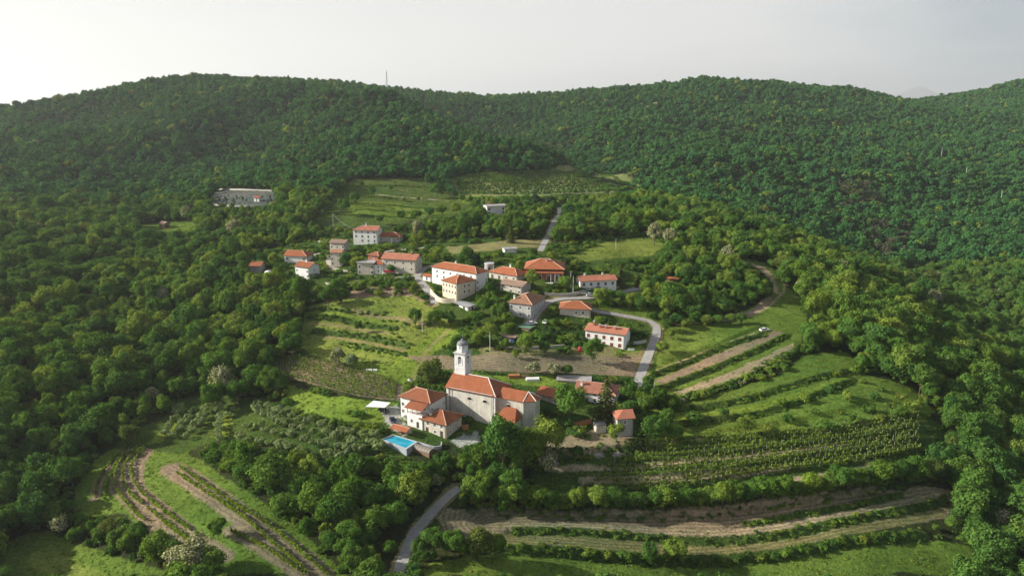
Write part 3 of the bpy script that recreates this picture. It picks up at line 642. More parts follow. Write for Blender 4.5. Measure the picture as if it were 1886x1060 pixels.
def block(root, Lc, La, h, wins, mat, x0=0, y0=0, base=2.5, gab=(), name='wall', zb=0.0, fm=None):
    fs = faces_of(Lc, La, x0, y0); holes = {k: [] for k in fs}; made = []
    for w in wins:
        fc, s, z, ww, hh = w[:5]; ww *= 1.1; hh *= 1.12; st = w[5] if len(w) > 5 else 'w'; f = fs[fc]; c = s * f.L
        if z + hh > h - 0.15: hh = h - 0.15 - z
        if hh < 0.3 or c - ww / 2 < .1 or c + ww / 2 > f.L - .1: continue
        a, b, lo, hi = c - ww / 2, c + ww / 2, zb + z, zb + z + hh
        if any(a < q[1] + .25 and b > q[0] - .25 and lo < q[3] + .2 and hi > q[2] - .2 for q in holes[fc]): continue
        holes[fc].append((a, b, lo, hi)); made.append((f, a, b, lo, hi, st))
    m = MB()
    for k, f in fs.items(): wall_face(m, f, zb - base, zb + h, holes[k])
    for g in gab: m.face([(x, y, z) for x, y, z in g])
    m.face([(x0, y0, zb + h - .02), (x0 + Lc, y0, zb + h - .02), (x0 + Lc, y0 + La, zb + h - .02), (x0, y0 + La, zb + h - .02)])
    wo_ = m.build(name, mat, root)
    for q in made: add_window(root, *q, fm=fm)
    return wo_
def reg(root, Lc, La, pad=1.0, x0=0, y0=0):
    mw = Matrix.Translation(root.location) @ Matrix.Rotation(root.rotation_euler.z, 4, 'Z')
    FOOT.append(np.array([(mw @ Vector(p))[:2] for p in ((x0 - pad, y0 - pad, 0), (x0 + Lc + pad, y0 - pad, 0), (x0 + Lc + pad, y0 + La + pad, 0), (x0 - pad, y0 + La + pad, 0))]))
def cols(face, n, zs, w=0.9, h=1.25, lo=0.12, hi=0.88, st='w', skip=()):
    fr_ = [0.5] if n == 1 else [lo + (hi - lo) * i / (n - 1) for i in range(n)]
    return [(face, s, z, w, h, st) for j, z in enumerate(zs) for i, s in enumerate(fr_) if (i, j) not in skip]
def house(name, label, px, mat, rmat, wins, axis=None, hips=(1, 1), pitch=24, over=0.55, La=None, Lc=None, h=None, chim=(), thick=0.2, rr=0.13, base=2.5, cat='house', group=None, protect=True, fm=None, rmat2=None):
    A1, B1, C1, B0 = px; fr_ = frame(A1, B1, C1, B0, La, Lc, h); Lc, La, hh = fr_['Lc'], fr_['La'], fr_['h']
    print(f"HOUSE {name:18s} at {fr_['o'][0]:.0f},{fr_['o'][1]:.0f},{fr_['o'][2]:.0f} yaw {math.degrees(fr_['yaw']):.0f} La {La:.1f} Lc {Lc:.1f} h {hh:.1f} {label[:30]}")
    root = empty(name, fr_['o'], fr_['yaw']); tag(root, label, cat, group)
    axis = axis or ('x' if Lc > La else 'y')
    F, rg, gab, zr = roof_faces(Lc, La, hh, over, R(pitch), axis, hips)
    block(root, Lc, La, hh, wins, mat, base=base, gab=gab, fm=fm)
    ro = add_roof(root, [[(x, y, z + 0.06) for x, y, z in f] for f in F], [((a[0], a[1], a[2] + .06), (b[0], b[1], b[2] + .06)) for a, b in rg] if rr else None, rmat, thick, rmat2, rr)
    for cx_, cy_, ch, cm in chim:
        t = math.tan(R(pitch)); X, Y = cx_ * Lc, cy_ * La
        dz = (min(Y, La - Y) if axis == 'x' else min(X, Lc - X)) * t
        chimney(ro, X, Y, hh + dz, ch, 0.75, cm)
    t_ = math.tan(R(pitch)); ge = over + .07; zg = hh - over * t_ - .02; m = MB()
    if axis == 'y' or hips[0]: pass
    for p_, q_ in (((-ge, -over, zg), (-ge, La + over, zg)), ((-over, -ge, zg), (Lc + over, -ge, zg))):
        if (axis == 'y' and p_[0] == -ge) or (axis == 'x' and p_[1] == -ge) or hips[0]: m.tube(p_, q_, .09, n=5)
    if m.f: m.build('gutter', M['frame_dark'], root)
    m = MB(); m.tube((-.09, .35, -.5), (-.09, .35, hh - .2), .06, n=5); m.build('downpipe', M['frame_dark'], root)
    reg(root, Lc, La)
    if protect:
        xs = [p[0] for p in (A1, B1, C1, B0) if p]; ys = [p[1] for p in (A1, B1, C1) if p]; BOXPX.append((min(xs) - 1, min(ys) - 12, max(xs) + 1, B0[1] - 2, fr_['o'][1]))
    return root, fr_, zr
f3 = (1.0, 3.9, 6.8)
# --- village houses, far to near
house('house', 'white flat-walled modern house with low roof beside the dark pines above the village', (None, (897, 379.5), (931, 378.0), (897, 396)), M['white_clean'], M['roof_grey'],
      cols('R', 2, (0.6, 3.4), 1.6, 1.6) + cols('L', 1, (1.0, 3.6)), hips=(0, 0), pitch=9, over=0.7, rr=0, La=9, chim=((.2, .6, 1.5, M['brick']),))
house('tall_house', 'tall white three-storey house standing highest at the upper left of the village', ((651.2, 422.1), (694.1, 424), (701.8, 419.4), (694.1, 448.9)), M['white_clean'], M['roof_pink'],
      cols('L', 4, (0.9, 3.5, 6.0), 0.95, 1.25, .12, .88, skip=((3, 0),)) + cols('R', 1, (6.0,)), axis='y', hips=(0, 1), Lc=8.5, chim=((.5, .55, 1.2, M['white']),))
house('stone_house', 'low rubble house with red roof joined to the tall white house', ((697.3, 434.4), (736.3, 435), (740.8, 431.9), (736.3, 446)), M['stone'], M['roof_red'],
      cols('L', 3, (1.0,), 1.0, 1.2), axis='y', hips=(1, 0), Lc=8)
house('ruined_house', 'roofed upper block of the narrow old stone house above the lane', ((607, 446), (634, 447.4), None, (634, 464)), M['beige'], M['roof_brown'], cols('L', 3, (2.0,), 0.9, 1.3), axis='y', hips=(0, 0), Lc=6.5, pitch=20)
house('ruined_house', 'tall narrow peeling beige house with patchy brown roof beside the lane', ((608.5, 464), (627.8, 464.6), None, (626.7, 491)), M['beige'], M['roof_old'], cols('L', 2, (0.8, 3.4, 5.8), 0.9, 1.3), axis='y', hips=(0, 0), Lc=6, pitch=18)
house('house', 'white house with hipped red roof and pillared porch at the lane end', ((523, 469.6), (564, 471.3), (582.7, 464), (564, 483)), M['white_clean'], M['roof_red'],
      cols('L', 2, (1.0,), 1.1, 1.2) + cols('R', 2, (0.4,), 1.4, 2.2), axis='y', hips=(1, 0), Lc=9)
house('house', 'small two-storey white house with red roof below the porch house', ((544.8, 488.3), (568.2, 492), (586.3, 486.8), (568.6, 514.4)), M['white_clean'], M['roof_red'],
      cols('L', 2, (0.7, 3.4), 0.9, 1.1) + cols('R', 1, (3.4,)), axis='y', hips=(0, 0), chim=((.5, .5, 0.9, M['white']),))
house('cottage', 'small grey cottage with red roof farthest to the left of the village', ((460.7, 488.3), (479.4, 488.9), (490.4, 482.7), (479.4, 502)), M['concrete'], M['roof_red'], cols('L', 2, (1.4,), 0.8, 1.0), axis='y', hips=(0, 0), Lc=6.5)
house('house', 'red-walled house end peeping above the grey-roofed annexe', ((679.6, 468.2), (697, 471), (706, 468), (697, 486)), M['brick'], M['roof_red'], cols('L', 1, (2.8,), 1.2, 1.0), axis='y', hips=(1, 1), Lc=6)
house('annexe', 'beige annexe with flat grey roof at the left of the long village house', ((659.5, 482), (688, 483.7), (694, 477.5), (688, 505.5)), M['beige'], M['roof_grey'], cols('L', 2, (0.3, 3.2), 1.0, 1.4), axis='y', hips=(0, 0), pitch=9, rr=0, Lc=7)
house('link_house', 'narrow white link with red roof between annexe and long village house', ((689, 485.5), (703.5, 486), None, (702.4, 504.5)), M['white'], M['roof_red'], cols('L', 1, (1.0, 3.0), 0.8, 1.0), axis='y', hips=(0, 0), Lc=6)
house('long_house', 'long cream rubble house with red roof and grey end wall at village left', ((704.5, 474.4), (764.7, 478.5), (776.5, 471.3), (764.7, 504)), M['beige'], M['roof_pink'],
      cols('L', 4, (1.6, 4.6), 0.9, 1.15, .12, .86) + cols('R', 2, (4.4,), 0.8, 1.0), axis='y', hips=(0, 0), Lc=9, chim=((.5, .2, 0.9, M['brick']),))
house('long_house', 'long white house with orange hipped roof behind the cream three-storey house', ((791, 491), (877.6, 503.1), (894.9, 500.6), (877.6, 537)), M['white_clean'], M['roof_orange'],
      cols('R', 2, (0.8, 3.6), 1.0, 1.3) + cols('L', 6, (3.6, 6.0), 0.9, 1.2), axis='y', hips=(1, 1), Lc=8.5, chim=((.6, .6, 1.0, M['white']),))
house('tall_house', 'cream three-storey house with hipped orange roof and many brown shutters', ((810.9, 515.6), (841, 521.4), (877.8, 515), (841, 555.8)), M['cream'], M['roof_orange'],
      cols('L', 5, (3.4, 6.2), 0.75, 1.15, .1, .9, 's') + cols('R', 2, (3.4, 6.0), 0.85, 1.15, .42, .66, 's'), hips=(1, 1), chim=((.35, .3, 1.0, M['brick']),))
house('long_house', 'low long beige house with orange roof left of the brick house', ((897.4, 499.8), (952.2, 507.4), (966.7, 505), (952.2, 521.5)), M['beige'], M['roof_orange'], cols('L', 4, (0.4,), 1.2, 1.9), axis='y', hips=(1, 1), Lc=9.5, chim=((.55, .45, 1.4, M['white']),))
# large unfinished brick house, two tiers of roof
rt, fr_, zr = house('brick_house', 'large unfinished red brick house with two-tier orange roof', ((971, 491.5), (1034.5, 492.5), None, (1034.5, 518)), M['brick'], M['roof_orange'],
      cols('L', 4, (0.5,), 1.5, 2.1) + cols('L', 4, (3.2,), 1.3, 1.3), hips=(1, 1), over=1.5, Lc=13, pitch=25, chim=((.35, .45, 1.0, M['white']),))
h_ = fr_['h']; La_ = fr_['La']
add_roof(rt, [[(-2.6, -1.0, h_ - 2.3), (-2.6, La_ + 0.6, h_ - 2.3), (-0.1, La_ + 0.6, h_ - 1.2), (-0.1, -1.0, h_ - 1.2)]], None, M['roof_red'], 0.18, None, 0, 'porch_roof')
for k in range(4):
    m = MB(); yy = -0.6 + k * 1.9; m.box(-2.5, -2.2, yy - .15, yy + .15, -2, h_ - 2.35); m.build('column', M['white'], rt)
m = MB(); m.box(-4.2, -0.05, -2.2, La_ * .45, -3, 0.05); m.build('terrace', M['white'], rt)
house('stone_house', 'rubble stone house with grey-pink tiles below the brick house', ((921, 521), (961, 527.5), None, (961, 543)), M['stone'], M['roof_brown'], cols('L', 3, (0.5, 2.6), 1.1, 1.1), axis='y', hips=(0, 0), Lc=7.5, pitch=20)
house('old_house', 'old whitewashed stone house with mottled hipped roof at the road fork', ((940.7, 553.8), (979.4, 560.1), (1002.6, 541.8), (979.4, 588.5)), M['stone_grey'], M['roof_old'],
      cols('L', 3, (0.9, 4.2), 0.95, 1.3) + cols('R', 4, (0.9, 4.0), 0.85, 1.2), hips=(1, 1), Lc=15, pitch=26, chim=((.15, .85, 1.5, M['white']),))
house('house', 'square beige house with bright orange hipped roof right of the road fork', ((1031, 566.5), (1087.6, 568.5), None, (1087, 586)), M['beige'], M['roof_orange'], cols('L', 2, (1.6,), 0.9, 1.4, .24, .46), hips=(1, 1), Lc=9.5, pitch=24, base=5)
house('house', 'white two-storey house with salmon tiles, red shutters and four chimneys', ((1078.5, 606.5), (1150.7, 615.6), None, (1149.4, 643.8)), M['white_clean'], M['roof_pink'],
      cols('L', 5, (0.7, 3.4), 1.25, 1.45, .12, .92, 'r'), axis='y', hips=(0, 0), Lc=8.5, pitch=19, chim=((.3, .28, 1.0, M['brick']), (.3, .52, 1.0, M['brick']), (.3, .68, 1.0, M['brick']), (.42, .85, 1.6, M['brick'])))
house('bungalow', 'long white bungalow with salmon red roof and two chimneys above the road', ((1058.3, 510), (1069.2, 517.1), (1136, 514.6), (1070, 530)), M['white_clean'], M['roof_pink'],
      cols('R', 5, (0.7,), 1.2, 1.5, .1, .9) + cols('L', 1, (0.9,)), axis='x', hips=(0, 0), La=8.5, pitch=19, chim=((.2, .6, 0.9, M['white']), (.7, .6, 0.9, M['white'])))
house('shed', 'low open shed with grey roof below the cream house', ((838.9, 556.5), (861.8, 565), (877, 561.2), (861.8, 573)), M['white'], M['roof_grey'], cols('L', 2, (0.3,), 1.5, 1.5, .3, .75, 'n') + cols('R', 1, (0.3,), 0.9, 1.4, st='door'), hips=(0, 0), pitch=8, rr=0, cat='shed')
house('shed', 'small white box shed with grey roof among trees behind the village', ((926, 457.5), (930, 458.4), (952, 457.8), (930, 466)), M['white'], M['roof_grey'], cols('R', 2, (0.8,), 0.7, 0.6), hips=(0, 0), pitch=6, rr=0, La=5, cat='shed')
house('shed', 'small weathered shed with dark red roof alone in the left wood', ((286, 410.8), (302.3, 411.8), (314, 410.8), (302.3, 421)), M['wood'], M['roof_brown'], cols('R', 1, (0.3,), 1.0, 1.8, st='door'), hips=(0, 0), La=6, cat='shed')
house('shed', 'dark red roofed shack half hidden in trees right of the bungalow', ((1227, 513), (1245, 515), (1257, 513), (1245, 523)), M['wood'], M['roof_red'], cols('L', 1, (0.3,), 1.4, 1.4, st='door'), hips=(0, 0), La=6, pitch=10, rr=0, cat='shed')
house('chapel', 'tiny white cemetery chapel with red roof', ((466, 362.4), (477.2, 363.4), (483, 361.7), (477.2, 371.5)), M['white_clean'], M['roof_red'], cols('L', 1, (0.2,), 0.9, 1.9, st='door'), axis='y', hips=(0, 0), La=5.2, Lc=4.2, rr=0, cat='chapel')
house('shed', 'little shed with pale green roof beside the parked white cars', ((958.5, 600), (975, 604.5), (982, 600), (975, 611)), M['wood'], M['green_sheet'], [], hips=(0, 0), pitch=8, rr=0, cat='shed')
house('shelter', 'dark blue glazed shelter with brown roof in the garden behind the bell tower', ((924, 618), (948, 621), (954, 618), (948, 632)), M['blue_sheet'], M['roof_brown'], cols('L', 3, (0.5,), 1.3, 1.5), hips=(0, 0), pitch=6, rr=0, cat='shelter')
house('lean_to', 'small white porch block with red roof at the left foot of the long white house', ((783.5, 505), (793, 509), (799, 506), (793, 519)), M['white_clean'], M['roof_red'], cols('L', 1, (0.4,), 1.1, 1.7), hips=(0, 0), pitch=14, rr=0, cat='outbuilding')
BOXPX.append((690, 735, 722, 776, 250)); BOXPX.append((698, 783, 815, 846, 228)); BOXPX.append((815, 785, 890, 820, 226))
# --- church group
house('rectory', 'pale rectory with salmon roof behind the tall spruce', ((1059.4, 718.2), (1132.5, 727), None, (1131.7, 750)), M['white'], M['roof_pink'], cols('L', 5, (0.9, 3.4), 1.0, 1.4), axis='y', hips=(1, 0), Lc=9.5, pitch=23, chim=((.3, .88, 1.2, M['white']),))
house('tower_house', 'slim grey tower house with orange roof right of the spruce', ((1137.4, 769.2), (1166.8, 767.5), None, (1164.8, 802)), M['concrete'], M['roof_pink'], cols('L', 1, (4.4,), 0.8, 1.1), axis='y', hips=(0, 1), Lc=6, pitch=28, rr=0)
house('hut', 'small pinkish concrete hut with flat roof beneath the spruce', ((1095.7, 781), (1099, 783), (1117.3, 781.5), (1099, 798.5)), M['beige'], M['roof_grey'], [('R', .6, 1.6, 0.7, 0.6)], hips=(0, 0), pitch=5, rr=0, over=.15, La=3.2, cat='hut')
m_ = house('long_shed', 'long low shed with pale lichen-covered roof behind the rectory', ((1026, 699), (1088, 702), None, (1088, 708)), M['stone'], M['roof_slab'], [], axis='y', hips=(0, 0), pitch=14, rr=0, Lc=6, cat='shed', over=.3)
ra, fa, zr = house('farmhouse', 'white farmhouse block with red hipped roof beside the church front', ((737, 727.5), (792, 740), (820.5, 724), (792, 785)), M['white'], M['roof_red'],
      cols('L', 4, (2.6, 5.2), 0.9, 1.2, .2, .92) + cols('R', 2, (5.2,), 0.8, 1.1), hips=(1, 1), pitch=24, over=0.7)
La_, Lc_, h_ = fa['La'], fa['Lc'], fa['h']
# balcony wing with its own roof on posts
y0_, y1_ = La_ * .08, La_ * .58
block(ra, 3.4, y1_ - y0_, h_ - 4.0, [('L', .7, 1.6, .8, 1.1), ('L', .3, .1, 1.0, 2.0, 'door')], M['white_clean'], -3.4, y0_, name='wing_wall')
add_roof(ra, [[(-4.2, y0_ - .6, h_ - 1.9), (-4.2, y1_ + .5, h_ - 1.9), (-0.2, y1_ + .5, h_ - 0.6), (-0.2, y0_ - .6, h_ - 0.6)]], None, M['roof_red'], 0.18, None, 0, 'balcony_roof')
for yy in np.linspace(y0_ + .1, y1_ - .1, 4):
    m = MB(); m.box(-3.35, -3.2, yy - .08, yy + .08, h_ - 4, h_ - 1.75); m.build('post', M['wood'], ra)
m = MB(); m.box(-3.38, -3.32, y0_ + .05, y1_ - .05, h_ - 3.2, h_ - 3.1); m.box(-3.38, -3.32, y0_ + .05, y1_ - .05, h_ - 3.65, h_ - 3.55); m.build('balcony_rail', M['wood'], ra)
for i in range(7):
    m = MB(); m.box(-1.3, -0.05, La_ * .66 + i * .35, La_ * .66 + i * .35 + .34, -1.5, .3 + i * .3); m.build('step', M['concrete'], ra)
house('stone_house', 'beige two-storey stone house with red hipped roof above the pool', ((776.8, 768), (821, 779.5), (849.7, 761.8), (820.2, 808)), M['beige'], M['roof_red'],
      cols('L', 3, (3.3,), 0.95, 1.35, .18, .75) + [('L', .18, .05, 1.1, 2.1, 'door'), ('L', .45, .9, .9, 1.0), ('L', .78, .05, 1.1, 2.1, 'door')] + cols('R', 2, (3.3, .9), 0.85, 1.2, .28, .75),
      hips=(1, 1), pitch=25, over=.8, chim=((.2, .75, .8, M['white']),), fm=M['frame_white'])

# church
fc = frame((822.7, 710.8), (911.7, 728), None, (909.7, 783.5), None, 11.5); cy_ = fc['yaw']; Ln, hn = fc['La'], fc['h']
print('CHURCH', fc)
ch = tag(empty('church', fc['o'], cy_), 'large weathered grey church with long red roof, apse and white bell tower', 'church')
Wn = 11.5; PT = R(31)
F, rg, gab, zr = roof_faces(Wn, Ln, hn, 0.5, PT, 'y', (1, 0)); block(ch, Wn, Ln, hn, [], M['church'], gab=gab, name='nave_wall', base=4)
add_roof(ch, [[(x, y, z + .08) for x, y, z in f] for f in F], [((a[0], a[1], a[2] + .08), (b[0], b[1], b[2] + .08)) for a, b in rg], M['roof_red'], .22, M['frame_white'], .13, 'nave_roof')
def px_of(x, y, z):
    p = Matrix.Translation(fc['o']) @ Matrix.Rotation(cy_, 4, 'Z') @ Vector((x, y, z)); return project(np.array([tuple(p)]))
ci = 1.7; Lch = next((v for v in np.arange(1, 30, .1) if px_of(ci, -v, hn - 1)[0][0] > 964), 9.0)
print('choir length', Lch, 'nave', Ln)
hc = hn - 0.9; cw = Wn - 2 * ci
apse = [(ci, -Lch), (ci + 2.1, -Lch - 3.4), (Wn - ci - 2.1, -Lch - 3.4), (Wn - ci, -Lch), (Wn - ci, -.01), (ci, -.01)]
m = MB(); m.prism(apse, -4, hc, True, True); m.build('choir_wall', M['church'], ch)
zc = hc + cw / 2 * math.tan(R(26)); mid = Wn / 2; ex = .45
ap = [(ci - ex, -Lch - .1), (ci + 2.0, -Lch - 3.4 - ex), (Wn - ci - 2.0, -Lch - 3.4 - ex), (Wn - ci + ex, -Lch - .1)]; top = (mid, -Lch, zc)
zE = hc - .12; F = [[(ci - ex, -.02, zE), (mid, -.02, zc), top, (*ap[0], zE)], [(*ap[0], zE), top, (*ap[1], zE)], [(*ap[1], zE), top, (*ap[2], zE)], [(*ap[2], zE), top, (*ap[3], zE)], [(*ap[3], zE), top, (mid, -.02, zc), (Wn - ci + ex, -.02, zE)]]
F = [[(x, y, z + .09) for x, y, z in f] for f in F]
add_roof(ch, F, [((*ap[i], zE + .1), (top[0], top[1], top[2] + .1)) for i in range(4)], M['roof_red'], .2, M['frame_white'], .12, 'choir_roof')
# sacristy lean-to in front of the choir
m = MB(); m.box(ci - 5.2, ci - .01, -Lch + .8, -1.4, -4, hc - 5.6); m.build('sacristy_wall', M['church'], ch)
zs0, zs1 = hc - 5.7, hc - 3.0
F = [[(ci - 5.8, -Lch + .3, zs0), (ci - .05, -Lch + 2.6, zs1), (ci - .05, -3.2, zs1), (ci - 5.8, -1.0, zs0)], [(ci - 5.8, -Lch + .3, zs0), (ci - .05, -Lch + .3, zs0), (ci - .05, -Lch + 2.6, zs1)], [(ci - 5.8, -1.0, zs0), (ci - .05, -3.2, zs1), (ci - .05, -1.0, zs0)]]
add_roof(ch, [[(x, y, z + .05) for x, y, z in f] for f in F], None, M['roof_red'], .18, None, 0, 'sacristy_roof')
def lunette(f, s, z, r=0.95):
    m = MB(); n = 10; ri, ro_ = r, r + .22
    for i in range(n):
        a, b = math.pi * i / n, math.pi * (i + 1) / n
        q = [f.p(s + rr_ * math.cos(t), z + rr_ * math.sin(t), 0) for rr_, t in ((ri, a), (ro_, a), (ro_, b), (ri, b))]; p = [f.p(s + rr_ * math.cos(t), z + rr_ * math.sin(t), -.14) for rr_, t in ((ri, a), (ro_, a), (ro_, b), (ri, b))]
        m.face(p); m.face([p[0], q[0], q[3], p[3]]); m.face([p[1], q[1], q[2], p[2]])
    fbox(m, f, s - ro_ - .1, s + ro_ + .1, z - .18, z - .01, -.16, .05); w = m.build('window', M['church'], ch)
    m = MB(); m.face([f.p(s + ri * math.cos(math.pi * i / n), z + ri * math.sin(math.pi * i / n), -.02) for i in range(n + 1)]); m.build('pane', M['glass'], w)
fN = Face((0, 0, 0), (0, 1, 0), (1, 0, 0), Ln); fC = Face((ci, 0, 0), (0, -1, 0), (1, 0, 0), Lch)
for py_ in ((919, 535), (1033, 556)):
    tx = 640 + py_[0] / 4.078; s = min(np.arange(0, Ln, .1), key=lambda v: abs(px_of(0, v, hn - 3)[0][0] - tx)); lunette(fN, s, hn - 3.3)
lunette(fC, Lch * .45, hc - 3.0)
for yy in (0.35, Ln - .35):      # corner pilasters
    m = MB(); m.box(-.14, .2, yy - .45, yy + .45, -3, hn - .3); m.build('pilaster', M['towerstone'], ch)
m = MB(); m.box(-.25, -.15, 0, Ln, -2, .9); m.build('plinth', M['stone_grey'], ch)
m = MB(); m.box(-.30, -.005, 1.0, Ln - 1, hn - .32, hn - .02); m.build('cornice', M['towerstone'], ch)
for yy in (1.0, Ln - 1.5): m = MB(); m.tube((-.36, yy, -1), (-.36, yy, hn - .35), .08, n=5); m.build('downpipe', M['frame_dark'], ch)
m = MB(); m.tube((-.62, -.4, hn - .26), (-.62, Ln + .4, hn - .26), .1, n=5); m.build('gutter', M['frame_dark'], ch)
# bell tower
tw = 4.3; tx0 = Wn / 2 - 0.7; ty0 = next((v for v in np.arange(Ln, 0, -.1) if px_of(tx0, v, hn + 2)[0][0] > 856.5), Ln - 5)
def z_for(py, x, y):
    p = Matrix.Translation(fc['o']) @ Matrix.Rotation(cy_, 4, 'Z') @ Vector((x, y, 0)); return CAMZ + p.y * slope(py) * 1.0 - fc['o'][2]
zk, zd, zt = z_for(654, tx0, ty0), z_for(634, tx0 + 2, ty0 + 2), z_for(624.5, tx0 + 2, ty0 + 2)
print('tower at', tx0, ty0, 'cornice', zk, 'drum', zd, 'top', zt)
tf = faces_of(tw, tw, tx0, ty0); holes = [(tw * .34, tw * .66, zk - 3.6, zk - 1.5)]
m = MB()
for k, f in tf.items(): wall_face(m, f, 0, zk, holes, .5)
sh = m.build('tower_shaft', M['towerstone'], ch)
for k, f in tf.items():      # arched heads over the bell openings
    m = MB(); m.face([f.p(tw * .5 + tw * .16 * math.cos(math.pi * i / 8), zk - 1.5 + tw * .16 * math.sin(math.pi * i / 8), -.02) for i in range(9)]); m.build('bell_arch', M['glass'], sh)
    m = MB(); fbox(m, f, tw * .26, tw * .33, zk - 3.7, zk - 1.4, -.08, .1); fbox(m, f, tw * .67, tw * .74, zk - 3.7, zk - 1.4, -.08, .1); fbox(m, f, tw * .24, tw * .76, zk - 4.0, zk - 3.71, -.14, .1); m.build('bell_surround', M['towerstone'], sh)
    m = MB(); fbox(m, f, -.06, tw + .06, zk - 5.0, zk - 4.7, -.07, .1); m.build('string_course', M['towerstone'], sh)
c_ = (tx0 + tw / 2, ty0 + tw / 2)
m = MB()
for e_, z0, z1 in ((.18, zk + .005, zk + .2), (.42, zk + .205, zk + .42), (.1, zk + .425, zk + .6)): m.box(tx0 - e_, tx0 + tw + e_, ty0 - e_, ty0 + tw + e_, z0, z1)
m.build('tower_cornice', M['stone_grey'], ch)
m = MB(); r8 = 1.98; m.frustum(c_, r8, r8, zk + .6, zd, 8, True, math.pi / 8); dr = m.build('belfry_drum', M['towerstone'], ch)
for i in range(8):
    a = math.pi / 4 * i; f = Face((c_[0] + math.cos(a) * r8 * .935, c_[1] + math.sin(a) * r8 * .935, 0), (-math.sin(a), math.cos(a), 0), (-math.cos(a), -math.sin(a), 0), 1)
    m = MB(); m.face([f.p(.2 * math.cos(2 * math.pi * k / 8), zd - .75 + .26 * math.sin(2 * math.pi * k / 8), .0) for k in range(8)]); m.build('oculus', M['glass'], dr)
m = MB(); m.frustum(c_, r8 * 1.05, r8 * 1.05, zd + .005, zd + .2, 16)
prof = [(r8 * .93, .2), (r8 * .95, .55), (r8 * .84, .95), (r8 * .58, 1.22), (r8 * .26, 1.36), (r8 * .24, 1.75), (r8 * .30, 1.8), (r8 * .08, 2.1)]
for (a, za), (b, zb) in zip(prof, prof[1:]): m.frustum(c_, a, b, zd + za, zd + zb, 16, False)
m.build('tower_dome', M['dome'], ch)
m = MB(); m.tube((*c_, zd + 2.1), (*c_, zd + 3.6), .05); m.box(c_[0] - .4, c_[0] + .4, c_[1] - .04, c_[1] + .04, zd + 3.1, zd + 3.18); m.build('cross', M['metal'], ch)
reg(ch, Wn, Ln); reg(ch, Wn, Lch + 5, x0=0, y0=-Lch - 5); BOXPX.append((815, 625, 995, 782, fc['o'][1]))
# wing joining church and rectory
house('sacristy_wing', 'low brown-walled wing with red roof joining church apse and rectory', ((990, 722.5), (1026, 732), None, (1026, 746)), M['stone'], M['roof_red'], cols('L', 2, (0.8,), 0.9, 1.2), axis='y', hips=(0, 0), Lc=7, rr=0, cat='outbuilding')
# ------------------------------------------------------------------ vegetation prototypes
def quads_mesh(name, cen, nor, size, asp, mats, extra=None, rng=RNG):
    """leaf-clump quads; extra = MB with trunk faces (material slot 1)"""
    n = len(cen); nor = nor / (np.linalg.norm(nor, axis=1)[:, None] + 1e-9); r = rng.normal(size=(n, 3)); u = np.cross(nor, r); u /= np.linalg.norm(u, axis=1)[:, None] + 1e-9; w = np.cross(nor, u)
    su = (size * asp)[:, None] * u; sw = size[:, None] * w; k = 0.55
    V = np.stack([cen - su * k - sw, cen + su - sw * k, cen + su * k + sw, cen - su + sw * k], 1).reshape(-1, 3); nv = 4 * n; F = np.arange(nv).reshape(n, 4)
    me = bpy.data.meshes.new(name); ev = np.array(extra.v) if extra and extra.v else np.zeros((0, 3)); ef = extra.f if extra else []
    me.vertices.add(nv + len(ev)); me.vertices.foreach_set('co', np.vstack([V, ev]).astype(np.float32).ravel())
    loops = list(F.ravel()) + [i + nv for f in ef for i in f]; starts = list(range(0, nv, 4)); p = nv
    for f in ef: starts.append(p); p += len(f)
    me.loops.add(len(loops)); me.loops.foreach_set('vertex_index', np.array(loops, np.int32)); me.polygons.add(len(starts)); me.polygons.foreach_set('loop_start', np.array(starts, np.int32))
    for m in mats: me.materials.append(m)
    me.polygons.foreach_set('material_index', np.array([0] * n + [1] * len(ef), np.int32)); me.update(calc_edges=True); return me
def crown_pts(rng, nl, nq, R3, cz, lobe=(.22, .40), shell=(.42, .90), flat=0.35):
    """points on the surfaces of many lobes that make up an uneven crown"""
    R3 = np.array(R3, float); d = rng.normal(size=(nl, 3)); d[:, 2] = np.abs(d[:, 2]) * 1.0 - flat; d /= np.linalg.norm(d, axis=1)[:, None]
    c = d * rng.uniform(shell[0], shell[1], (nl, 1)) * R3; lr = rng.uniform(lobe[0], lobe[1], nl) * R3.mean(); c[:, 2] += cz
    k = rng.integers(0, nl, nq * 2); q = rng.normal(size=(nq * 2, 3)); q /= np.linalg.norm(q, axis=1)[:, None]
    P = c[k] + q * (lr[k] * np.where(rng.random(nq * 2) < .14, rng.uniform(1.05, 1.5, nq * 2), rng.uniform(.70, 1.08, nq * 2)))[:, None]; rel = (P - np.array([0, 0, cz])) / R3; rr_ = np.linalg.norm(rel, axis=1)
    keep = np.where((rr_ > .52) & (P[:, 2] > cz * .25))[0][:nq]
    out = q[keep] * .8 + rel[keep] * .4 + rng.normal(size=(len(keep), 3)) * .55; out[:, 2] += .15
    return P[keep], out
def trunk_mb(h, r, lean=0.0, branches=4, top=0.7, rng=random):
    m = MB(); m.mi = 1; m.tube((0, 0, -.6), (lean, 0, h), r, r * .7, 7)
    for i in range(branches):
        a = 2 * math.pi * i / max(1, branches) + rng.random(); m.tube((lean, 0, h * .85), (lean + math.cos(a) * h * top * .7, math.sin(a) * h * top * .7, h * (1.3 + .4 * rng.random())), r * .5, r * .18, 5)
    return m
def broad(seed, nq, leaf, R3=(4.1, 4.1, 3.9), cz=5.9, nl=30, mat='leaf', tr=True, **kw):
    g = np.random.default_rng(seed); P, n = crown_pts(g, nl, nq, R3, cz, **kw); s = leaf * g.uniform(.6, 1.35, len(P)) * .5
    cm = quads_mesh('crown', P, n, s, g.uniform(.7, 1.3, len(P)), [M[mat], M['bark']], None, g)
    return cm
